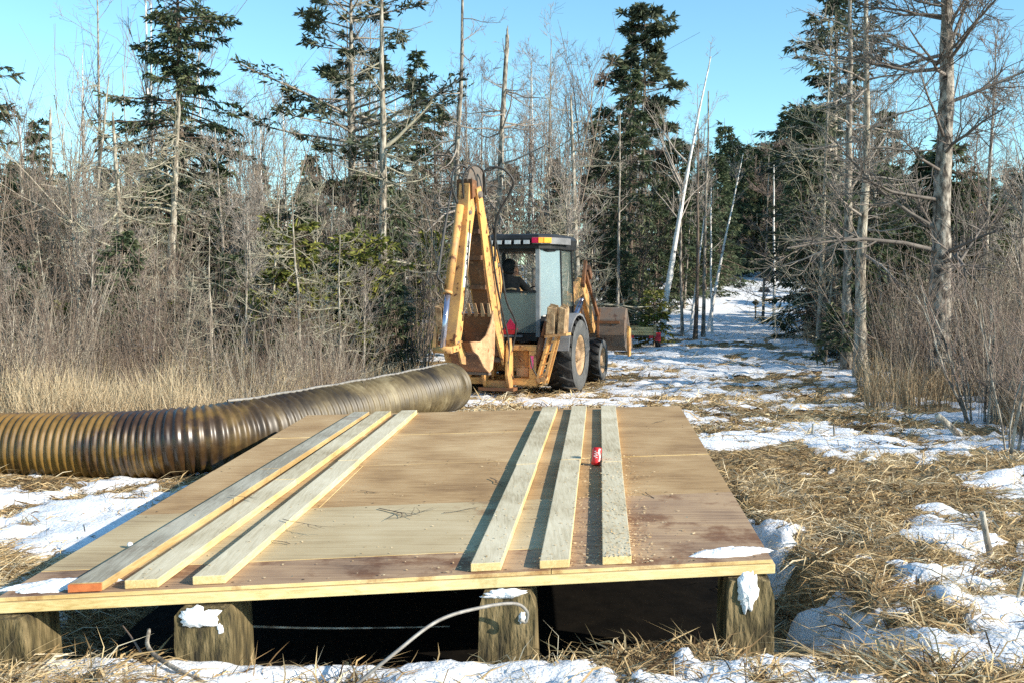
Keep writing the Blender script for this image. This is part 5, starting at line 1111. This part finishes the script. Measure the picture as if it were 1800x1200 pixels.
# stabilisers folded up
for s in (1, -1):
    sb = empty('stabiliser', (s * .68, -.94, .33)); sb.parent = bh
    a = Vector((0, 0, 0)); b_ = Vector((s * .23, -.02, .74)); ax = (b_ - a).normalized(); sd = Vector((ax.z, 0, -ax.x)) * s
    mb = MB()
    for yy in (-.09, .09):
        for (k0, k1) in ((-.07, -.035), (.055, .10)):
            mb.hexa([tuple(q) for q in [a + sd * k0 + Vector((0, yy - .012, -.05)), a + sd * k1 + Vector((0, yy - .012, -.05)), a + sd * k1 + Vector((0, yy + .012, -.05)), a + sd * k0 + Vector((0, yy + .012, -.05)), b_ + sd * k0 * .9 + Vector((0, yy - .012, 0)), b_ + sd * k1 * .9 + Vector((0, yy - .012, 0)), b_ + sd * k1 * .9 + Vector((0, yy + .012, 0)), b_ + sd * k0 * .9 + Vector((0, yy + .012, 0))]])
        for t in (.02, .27, .50, .74, .98):
            c = a + (b_ - a) * t; mb.bar(c - sd * .05 + Vector((0, yy, 0)), c + sd * .07 + ax * (.10 if t < .9 else 0) + Vector((0, yy, 0)), .02, .03, up=(0, 1, 0))
    mb.bar(a - sd * .062, b_ - sd * .055, .165, .02, up=(0, 0, 1) if False else tuple(sd)); P(mb, 'leg', 'yellow', parent=sb)
    mb = MB(); mb.tube([(s * .06, -.115, 0), (s * .06, .115, 0)], .045, 12); mb.tube([(0, -.115, -.02), (0, .115, -.02)], .04, 12); P(mb, 'pivot', 'yellow_dirty', parent=sb)
    mb = MB(); mb.tube([(-s * .09, .0, .22), (s * .03, -.02, .66)], .055, 12); mb.tube([(s * .03, -.02, .66), (s * .10, -.02, .92)], .035, 10); P(mb, 'cylinder', 'rusty', parent=sb)
    pd = MB()
    for q, (xx, ww) in enumerate(((s * .18, .15), (s * .36, .12))):
        for kk in range(3): pd.hexa([(xx - ww / 2, -.13 + .09 * kk, .70), (xx + ww / 2, -.13 + .09 * kk, .72), (xx + ww / 2, -.05 + .09 * kk, .72), (xx - ww / 2, -.05 + .09 * kk, .70), (xx - ww / 2 + s * .03, -.12 + .09 * kk, 1.15 + .03 * kk), (xx + ww / 2 + s * .02, -.12 + .09 * kk, 1.12 + .03 * kk), (xx + ww / 2 + s * .02, -.05 + .09 * kk, 1.12), (xx - ww / 2 + s * .03, -.05 + .09 * kk, 1.16)])
    P(pd, 'ground_pad', 'pad', parent=sb, bevel=.012)
    mb = MB(); mb.bar((s * .10, 0, .68), (s * .46, 0, .72), .30, .04); P(mb, 'pad_bracket', 'yellow_dirty', parent=sb)
# swing post
mb = MB()
for s in (1, -1): mb.prism([(-.98, .18), (-1.16, .16), (-1.28, .40), (-1.22, .92), (-1.08, .98), (-1.0, .70)], 0, s * .20 - .025, s * .20 + .025)
mb.box((0, -1.07, .24), (.36, .16, .12)); mb.box((0, -1.07, .78), (.36, .14, .10)); P(mb, 'swing_post', 'yellow', bevel=.008)
mb = MB(); mb.bar((-.30, -1.10, .16), (.30, -1.10, .16), .24, .05); P(mb, 'swing_plate', 'rusty')
# boom: two side plates joined by a recessed rusty web
BP = [(-1.06, .60), (-1.20, .56), (-1.56, 1.15), (-1.86, 2.0), (-2.13, 3.05), (-2.20, 3.28), (-2.05, 3.33), (-1.97, 3.10), (-1.70, 2.46), (-1.42, 2.36), (-1.24, 2.04), (-1.36, 1.45), (-1.16, .80)]
boom = empty('boom', (0, -1.13, .60)); boom.parent = bh
def BC(mb, name, mat, par, label=None, bevel=0):
    o = mb.build(name, M[mat], par, bevel); o.location = -Vector(par.location)
    if label: o['label'] = label
    return o
for s in (1, -1):
    mb = MB(); mb.prism(BP, 0, s * .14 - .02, s * .14 + .02); BC(mb, 'side_plate', 'yellow', boom)
mb = MB(); WB = [(-1.26, .72), (-1.58, 1.20), (-1.86, 2.0), (-2.08, 2.95)]
for i in range(3): mb.bar((0, *WB[i]), (0, *WB[i + 1]), .26, .03, up=(0, 1, 0))
for z, y in ((1.35, -1.65), (1.80, -1.80), (2.25, -1.95), (2.65, -2.03)): mb.box((0, y - .02, z), (.26, .06, .07))
BC(mb, 'web', 'rusty', boom)
for (y_, z_, r_) in ((-1.13, .64, .05), (-2.11, 3.20, .05), (-1.42, 2.15, .035)):
    mb = MB(); mb.tube([(-.20, y_, z_), (.20, y_, z_)], r_, 12); BC(mb, 'pin', 'steel', boom)
mb = MB(); mb.tube([(0, -1.02, .95), (0, -1.30, 1.6)], .07, 12); mb.tube([(0, -1.30, 1.6), (0, -1.5, 2.2)], .04, 10); BC(mb, 'boom_cylinder', 'rusty', boom)
# dipper arm folded down behind the boom
DP = [(-2.06, 3.12), (-2.14, 3.36), (-2.30, 3.36), (-2.35, 2.95), (-2.61, 1.60), (-2.78, 1.02), (-2.74, .88), (-2.64, .88), (-2.54, 1.15), (-2.42, 1.75), (-2.24, 2.55)]
dip = empty('dipper', (0, -2.12, 3.2)); dip.parent = bh
mb = MB(); mb.prism(DP, 0, -.09, .09); BC(mb, 'arm', 'yellow', dip, bevel=.012)
mb = MB(); mb.prism([(-2.10, 3.22), (-2.14, 3.40), (-2.30, 3.42), (-2.28, 3.12)], 0, -.13, .13); BC(mb, 'top_bracket', 'rusty', dip)
mb = MB(); mb.prism([(-1.90, 3.12), (-2.22, 3.24), (-2.32, 3.42), (-2.22, 3.60), (-2.02, 3.68), (-1.78, 3.62), (-1.70, 3.45)], 0, .04, .065); BC(mb, 'guard_plate', 'steel', dip, 'dull grey rounded plate at the top of the boom')
for (y_, z_, r_) in ((-2.21, 3.26, .045), (-2.30, 2.92, .032), (-2.68, .97, .042), (-2.56, 1.42, .022)):
    mb = MB(); mb.tube([(-.115, y_, z_), (.115, y_, z_)], r_, 12); BC(mb, 'pin', 'steel', dip)
mb = MB(); mb.tube(catmull([(.098, -2.30, 2.80), (.100, -2.42, 2.0), (.098, -2.56, 1.30)], 6), .010, 6); BC(mb, 'grease_line', 'hose', dip)
# decal plate with the maker's name
def deckpt(t, q): # t along the arm, q across
    return Vector((.1072, -2.285 - .235 * t * 1.0 + q, 2.72 - 1.0 * t))
mb = MB(); mb.add([(.0915, -2.36, 2.62), (.0915, -2.255, 2.60), (.0915, -2.425, 1.80), (.0915, -2.535, 1.80)], [(0, 1, 2, 3)]); BC(mb, 'decal', 'white', dip, 'white maker decal on the dipper arm')
tx = bpy.data.curves.new('lettering', 'FONT'); tx.body = 'CASE'; tx.size = .25; tx.align_x = 'CENTER'; tx.align_y = 'CENTER'; tx.extrude = .001
to = bpy.data.objects.new('lettering', tx); COL.objects.link(to); bpy.context.view_layer.update()
lm = bpy.data.meshes.new_from_object(to.evaluated_get(bpy.context.evaluated_depsgraph_get())); bpy.data.objects.remove(to)
lo = bpy.data.objects.new('lettering', lm); COL.objects.link(lo); lm.materials.append(M['black']); lo.parent = dip
dv = Vector((0, .17, .81)).normalized(); yv = Vector((1, 0, 0)).cross(dv)
lo.matrix_local = Matrix(((0, 0, 1, .0945), (dv.y, yv.y, 0, -2.395 + 2.12), (dv.z, yv.z, 0, 2.21 - 3.2), (0, 0, 0, 1))) @ Matrix.Diagonal((1.0, .42, 1, 1))
# bucket cylinder
cy = empty('bucket_cylinder', (0, -2.45, 3.0)); cy.parent = bh
mb = MB(); mb.tube([(-.02, -2.40, 3.02), (-.02, -2.80, 1.72)], .062, 16); mb.tube([(-.02, -2.80, 1.74), (-.02, -2.815, 1.70)], .072, 16); BC(mb, 'barrel', 'yellow', cy)
mb = MB(); mb.tube([(-.02, -2.80, 1.72), (-.02, -2.98, .92)], .042, 12); BC(mb, 'rod', 'chrome', cy)
mb = MB(); mb.tube([(-.16, -2.98, .90), (.14, -2.98, .90)], .05, 12); mb.bar((-.15, -2.98, .92), (-.15, -2.90, 1.22), .05, .07); mb.bar((.12, -2.98, .90), (.12, -2.66, .93), .04, .09); mb.bar((-.12, -2.98, .90), (-.12, -2.66, .93), .04, .09); BC(mb, 'linkage', 'yellow_dirty', cy)
# digging bucket curled in under the dipper
bk = empty('digging_bucket', (0, -2.66, .9)); bk.parent = bh
BKP = [(-2.74, 1.0), (-2.62, .84), (-2.42, .76), (-2.20, .54), (-1.98, .42), (-1.84, .48), (-1.76, .76), (-1.74, 1.12), (-1.80, 1.46)]; BKP = [(-2.35 + (y + 2.35) * .86, 1.0 + (z - 1.0) * .86) for y, z in BKP]
vs = []; 
for x in (-.27, .27): vs += [(x, y, z) for y, z in BKP]
n_ = len(BKP); off = [(x, -2.2 + (y + 2.2) * .95, .95 + (z - .95) * .95) for x, y, z in vs]
fs = [(i, i + 1, n_ + i + 1, n_ + i) for i in range(n_ - 1)]; m_ = 2 * n_; fs += [tuple(m_ + k for k in f) for f in fs]; fs += [(0, n_, m_ + n_, m_), (n_ - 1, 2 * n_ - 1, m_ + 2 * n_ - 1, m_ + n_ - 1)]
BC(MB().add(vs + off, fs), 'shell', 'rusty', bk)
for x in (-.285, .27):
    mb = MB(); mb.prism(BKP[:-1] + [(-1.877, 1.445), (-1.98, 1.24), (-2.135, 1.07), (-2.34, .985), (-2.51, 1.0)], 0, x, x + .018); BC(mb, 'side_plate', 'pale_paint', bk, 'pale scuffed side plate')
for i in range(5):
    x = -.23 + .115 * i; mb = MB(); mb.bar((x, -1.885, 1.35), (x, -1.95, 1.55), .06, .04, w2=.035, h2=.012); BC(mb, 'tooth', 'pale_paint', bk)
mb = MB()
for x in (-.12, .12): mb.prism([(-2.78, .95), (-2.66, 1.02), (-2.56, .92), (-2.52, .66), (-2.66, .68)], 0, x - .015, x + .015)
BC(mb, 'hinge_lug', 'yellow_dirty', bk)
mb = MB(); mb.box((.05, -2.0, .487), (.46, .10, .04)); BC(mb, 'wear_bar', 'steel', bk)
# hoses
HOSES = []
def hose(pts, r=.016, lb=None):
    mb = MB(); mb.tube(catmull([(a, b_, c if c < 3 else 3 + (c - 3) * .78) for a, b_, c in pts], 7), r, 7); o = P(mb, 'hydraulic_hose', 'hose', lb); HOSES.append(o); return o
hose([(.10, -1.9, 2.75), (.16, -1.95, 3.35), (.20, -2.0, 3.72), (.42, -1.90, 3.78), (.58, -1.80, 3.55), (.50, -1.75, 3.30), (.26, -1.70, 2.85), (.19, -1.62, 2.2)], .018, 'large hose loop at the top of the boom')
hose([(-.10, -2.3, 3.0), (-.15, -2.42, 3.45), (-.10, -2.35, 3.78), (.0, -2.2, 3.75), (.02, -2.12, 3.4)])
hose([(.0, -2.3, 3.1), (.02, -2.38, 3.55), (.12, -2.25, 3.80), (.20, -2.05, 3.70), (.22, -2.0, 3.25)])
hose([(-.12, -2.48, 3.3), (-.14, -2.66, 2.7), (-.14, -2.86, 2.1), (-.12, -2.93, 1.95), (-.05, -2.86, 1.85)], .014)
hose([(-.16, -2.42, 3.3), (-.18, -2.56, 2.7), (-.16, -2.80, 2.1), (-.14, -2.88, 1.98)], .014)
hose([(.19, -1.70, 2.75), (.20, -1.40, 2.1), (.24, -1.30, 1.6), (.30, -1.05, 1.2), (.22, -1.0, .85), (.20, -1.15, .55), (.22, -1.0, .32)], .017, 'hose sagging down the right side of the boom')
hose([(.185, -1.80, 2.6), (.195, -1.58, 1.9), (.23, -1.42, 1.4), (.24, -1.20, .9), (.23, -1.22, .5), (.20, -1.1, .3)], .017)
hose([(.50, -.98, .80), (.56, -1.06, .55), (.64, -1.04, .38)], .011)
# the boom is swung a little to the left about the swing pin
SW = Matrix.Translation((0, -1.07, 0)) @ Matrix.Rotation(math.radians(-6), 4, 'Z') @ Matrix.Translation((0, 1.07, 0))
for o in [boom, dip, cy, bk] + HOSES[:-1]:
    m4 = SW @ Matrix.Translation(o.location); o.location = m4.to_translation(); o.rotation_euler = m4.to_euler()
# loader arms and bucket
for s in (1, -1):
    la = empty('loader_arm', (s * .62, 1.15, 1.55)); la.parent = bh
    mb = MB(); pl = [(1.0, 1.55), (1.15, 1.78), (1.95, 2.02), (2.12, 1.95), (2.95, .98), (2.82, .88), (1.95, 1.66), (1.2, 1.50)]; mb.prism(pl, 0, s * .62 - .045, s * .62 + .045); BC(mb, 'arm', 'yellow_dirty', la, bevel=.01)
    mb = MB(); mb.bar((s * .70, 1.75, 1.80), (s * .70, 1.95, 2.28), .05, .10); mb.bar((s * .70, 1.95, 2.05), (s * .70, 2.95, 1.25), .05, .08); mb.bar((s * .72, 2.0, 2.16), (s * .72, 2.2, 1.98), .09, .12); BC(mb, 'link', 'rusty', la)
    mb = MB(); mb.tube([(s * .62, 1.3, 1.15), (s * .62, 1.9, 1.50)], .055, 10); mb.tube([(s * .62, 1.9, 1.5), (s * .62, 2.2, 1.68)], .03, 8); BC(mb, 'lift_cylinder', 'chrome', la)
    mb = MB(); mb.prism([(.98, .7), (1.35, .7), (1.30, 1.72), (1.02, 1.72)], 0, s * .56 - .03, s * .56 + .03); BC(mb, 'tower', 'yellow_dirty', la)
lb_ = empty('loader_bucket', (0, 2.8, .62)); lb_.parent = bh
LP = [(3.75, .56), (3.15, .54), (2.98, .64), (2.92, .85), (2.94, 1.15), (3.06, 1.37)]
vs = [(x, y, z) for x in (-1.22, 1.22) for y, z in LP]; n_ = len(LP); off = [(x, y + .025, z + .02) for x, y, z in vs]; m_ = 2 * n_
fs = [(i, i + 1, n_ + i + 1, n_ + i) for i in range(n_ - 1)]; fs += [tuple(m_ + k for k in f) for f in fs]; fs += [(0, n_, m_ + n_, m_), (n_ - 1, 2 * n_ - 1, m_ + 2 * n_ - 1, m_ + n_ - 1)]
BC(MB().add(vs + off, fs), 'shell', 'steel', lb_)
for x in (-1.24, 1.22): mb = MB(); mb.prism(LP + [(3.2, 1.37), (3.7, .70)], 0, x, x + .02); BC(mb, 'side_plate', 'steel', lb_)
for x in (-.95, -.55, .0, .35, .72): mb = MB(); mb.prism([(3.14, .515), (2.955, .62), (2.895, .85), (2.915, 1.155), (3.04, 1.375), (3.065, 1.36), (2.94, 1.15), (2.92, .85), (2.98, .64), (3.15, .54)], 0, x - .02, x + .02); BC(mb, 'rib', 'rusty', lb_)
mb = MB(); mb.bar((-1.15, 2.93, 1.10), (1.15, 2.93, 1.10), .03, .05); BC(mb, 'seam_bar', 'rusty', lb_)
mb = MB(); mb.prism([(3.25, .42), (3.42, .44), (3.40, .95), (3.22, 1.02), (3.18, .8)], 0, 1.245, 1.28); BC(mb, 'side_cutter', 'yellow', lb_)
tag(bh, 'muddy yellow backhoe loader with its boom folded, parked behind the deck', 'backhoe')

# ------------------------------------------------------------------ operator in the cab
def person():
    e = empty('person', bh.matrix_world @ Vector((0, 0, 0))); e.location = BO; e.rotation_euler = (0, 0, -HEAD)
    J = {  # joints in machine coordinates (x right, y forward, z up), radius
     'pelvis': ((-.24, .24, 1.46), .15), 'waist': ((-.24, .22, 1.60), .145), 'chest': ((-.25, .22, 1.80), .165), 'neck0': ((-.255, .23, 1.97), .085), 'neck': ((-.25, .24, 2.03), .062),
     'shr': ((-.06, .24, 1.90), .085), 'elr': ((.06, .42, 1.70), .062), 'wrr': ((.17, .58, 1.69), .045), 'har': ((.21, .66, 1.71), .038),
     'shl': ((-.44, .24, 1.90), .085), 'ell': ((-.47, .42, 1.66), .062), 'wrl': ((-.34, .62, 1.62), .045), 'hal': ((-.28, .70, 1.64), .038),
     'hipr': ((-.14, .28, 1.44), .105), 'knr': ((-.10, .72, 1.46), .08), 'anr': ((-.10, .86, 1.08), .055), 'ftr': ((-.10, 1.02, 1.02), .045),
     'hipl': ((-.34, .28, 1.44), .105), 'knl': ((-.38, .72, 1.46), .08), 'anl': ((-.38, .86, 1.08), .055), 'ftl': ((-.38, 1.02, 1.02), .045)}
    E_ = [('pelvis', 'waist'), ('waist', 'chest'), ('chest', 'neck0'), ('neck0', 'neck'), ('chest', 'shr'), ('shr', 'elr'), ('elr', 'wrr'), ('wrr', 'har'), ('chest', 'shl'), ('shl', 'ell'), ('ell', 'wrl'), ('wrl', 'hal'), ('pelvis', 'hipr'), ('hipr', 'knr'), ('knr', 'anr'), ('anr', 'ftr'), ('pelvis', 'hipl'), ('hipl', 'knl'), ('knl', 'anl'), ('anl', 'ftl')]
    ks = list(J); me = bpy.data.meshes.new('body'); me.from_pydata([J[k][0] for k in ks], [(ks.index(a), ks.index(b_)) for a, b_ in E_], []); o = bpy.data.objects.new('body', me); COL.objects.link(o); o.parent = e
    m = o.modifiers.new('skin', 'SKIN'); 
    for i, k in enumerate(ks): me.skin_vertices[0].data[i].radius = (J[k][1], J[k][1]); me.skin_vertices[0].data[i].use_root = (k == 'pelvis')
    o.modifiers.new('sub', 'SUBSURF').levels = 1; o.modifiers['sub'].render_levels = 2; me.materials.append(M['jacket'])
    # head turned to the right, inside a dark hood
    yaw = math.radians(-58); R = Matrix.Rotation(yaw, 3, 'Z'); c = Vector((-.24, .25, 2.15))
    def head(name, fn, mat, nu=20, nv=14):
        vs = []; 
        for j in range(nv + 1):
            ph = math.pi * j / nv
            for i in range(nu):
                th = 2 * math.pi * i / nu; d = Vector((math.sin(ph) * math.sin(th), math.sin(ph) * math.cos(th), math.cos(ph))); vs.append(c + R @ fn(d))
        fs = [(j * nu + i, j * nu + (i + 1) % nu, (j + 1) * nu + (i + 1) % nu, (j + 1) * nu + i) for j in range(nv) for i in range(nu)]
        h = MB().add(vs, fs, True).build(name, M[mat], e); return h
    def face(d):
        p = Vector((d.x * .075, d.y * .095, d.z * .115))
        if d.y > .75: p.y += .022 * max(0, 1 - abs(d.x) * 6) * max(0, 1 - abs(d.z + .12) * 5)      # nose
        if d.y > .4 and .02 < d.z < .2 and abs(abs(d.x) - .38) < .16: p.y -= .008                    # eye hollows
        if d.y > .6 and abs(d.z + .5) < .08: p.y -= .006
        return p
    head('head', face, 'skin')
    for sx in (-.03, .03):
        q = c + R @ Vector((sx, .082, .012)); mb = MB(); mb.ring([(.001, -.008), (.009, 0), (.001, .008)], tuple(q), 2, 8); mb.build('eye', M['black'], e)
    def hood(d):
        k = 1.16
        if d.y > .55 and -.62 < d.z < .38 and abs(d.x) < .62: k = .80                                # face opening
        p = Vector((d.x * .088 * k, d.y * .108 * k - .012, d.z * .125 * k)); 
        if d.z < -.5: p.x *= 1.3; p.y *= 1.15
        return p
    head('hood', hood, 'jacket', 28, 20)
    for (px_, py_, pz_, sg) in ((.21, .66, 1.71, 1), (-.28, .70, 1.64, -1)):       # gloved hands on wheel and lever
        mb = MB(); 
        for f in range(4): b0 = Vector((px_ - .03 + .02 * f, py_ + .02, pz_ + .015)); mb.tube([b0, b0 + Vector((0, .045, .012 - .004 * f)), b0 + Vector((0, .065, -.02)), b0 + Vector((0, .045, -.045))], [.011, .010, .009, .007], 6)
        b0 = Vector((px_ - sg * .03, py_, pz_)); mb.tube([b0, b0 + Vector((-sg * .025, .03, 0)), b0 + Vector((-sg * .02, .06, -.015))], [.012, .011, .008], 6); mb.build('fingers', M['jacket'], e)
    return tag(e, 'person in a dark hooded jacket seated in the cab, looking to the right', 'person')
person()

# ------------------------------------------------------------------ small trailer behind the loader bucket
tp = spot(1128, 27.5); tr_ = empty('utility_trailer', tp, math.radians(-8)); tr_.scale = (.72,) * 3
mb = MB()
for i in range(4): pass
mb.box((0, .6, .46), (1.0, 1.5, .06)); P(mb, 'bed_frame', 'black', parent=tr_)
for i in range(3):
    for (x, y, dx, dy) in ((0, -.16, 1.0, .03), (0, 1.36, 1.0, .03), (.5, .6, .03, 1.5), (-.5, .6, .03, 1.5)):
        mb = MB(); mb.box((x, y, .545 + .105 * i), (dx, dy, .095)); P(mb, 'side_board', 'ply_wet', parent=tr_)
for sx in (-1, 1):
    e = empty('wheel', (sx * .60, .55, .26)); e.parent = tr_
    mb = MB(); mb.ring([(.13, -.09), (.24, -.10), (.26, -.05), (.26, .05), (.24, .10), (.13, .09)], (0, 0, 0), 0, 20); P(mb, 'tyre', 'rubber', parent=e); mb = MB(); mb.ring([(.13, -.05 * sx), (.10, .04 * sx), (.001, .04 * sx)], (0, 0, 0), 0, 16); P(mb, 'rim', 'pale_paint', parent=e)
    mb = MB(); pts = [(.55 + .31 * math.cos(a), .26 + .31 * math.sin(a)) for a in [i * math.pi / 8 for i in range(9)]]; pts += [(.55 + .28 * math.cos(a), .26 + .28 * math.sin(a)) for a in [(8 - i) * math.pi / 8 for i in range(9)]]; mb.prism(pts, 0, sx * .60 - .11, sx * .60 + .11); P(mb, 'mudguard', 'red', parent=tr_)
for x, mt in ((.50, 'cut_timber'), (-.50, 'red')): mb = MB(); mb.box((x, -.20, .68), (.09, .05, .42)); P(mb, 'corner_post', mt, parent=tr_)
for x in (-.36, .36): mb = MB(); mb.box((x, -.19, .44), (.16, .03, .10)); P(mb, 'tail_lamp', 'red', parent=tr_)
mb = MB(); mb.bar((0, 1.3, .44), (0, 2.2, .40), .06, .06); P(mb, 'drawbar', 'black', parent=tr_)
tag(tr_, 'small red trailer with wooden side boards beyond the loader bucket', 'trailer')

# ------------------------------------------------------------------ diamond trail sign, rocks on the trail
sp = spot(1328, 40); sg_ = empty('trail_sign', sp)
mb = MB(); mb.box((0, 0, .28), (.05, .04, .60)); P(mb, 'post', 'bark_dark', parent=sg_)
mb = MB(); mb.box((0, -.03, .70), (.21, .012, .21), m=Matrix.Rotation(math.pi / 4, 3, 'Y')); P(mb, 'diamond_plate', 'old_timber', parent=sg_)
tag(sg_, 'small weathered diamond sign on a short post beside the trail', 'sign')
def rock(px, Y, s, seed, label):
    x, y, z = spot(px, Y); r = random.Random(seed); bm = bmesh.new(); bmesh.ops.create_icosphere(bm, subdivisions=2, radius=s)
    for v in bm.verts: v.co *= r.uniform(.75, 1.2); v.co.z *= .7
    me = bpy.data.meshes.new('rock'); bm.to_mesh(me); bm.free(); me.materials.append(M['bark_dark']); o = bpy.data.objects.new('rock', me); COL.objects.link(o); o.location = (x, y, gz(x, y) + s * .25); return tag(o, label, 'rock', 'rocks on the trail')
rock(1342, 52, .28, 1, 'dark rock in the middle of the snowy trail'); rock(1352, 60, .35, 2, 'farthest dark rock at the crest of the trail')

# ------------------------------------------------------------------ tell look-alikes apart by their order from the left
_by = {}
for o in list(COL.objects):
    if o.parent is None and o.get('label'): _by.setdefault(o['label'], []).append(o)
_ord = ['leftmost', 'second from left', 'third from left', 'fourth from left', 'fifth from left', 'sixth from left', 'seventh from left', 'eighth from left', 'ninth from left', 'tenth from left', 'eleventh from left']
for lb, os_ in _by.items():
    if 1 < len(os_) <= len(_ord):
        for k, o in enumerate(sorted(os_, key=lambda q: q.location.x / max(q.location.y, .1))):
            o['label'] = _ord[k] + ' ' + lb
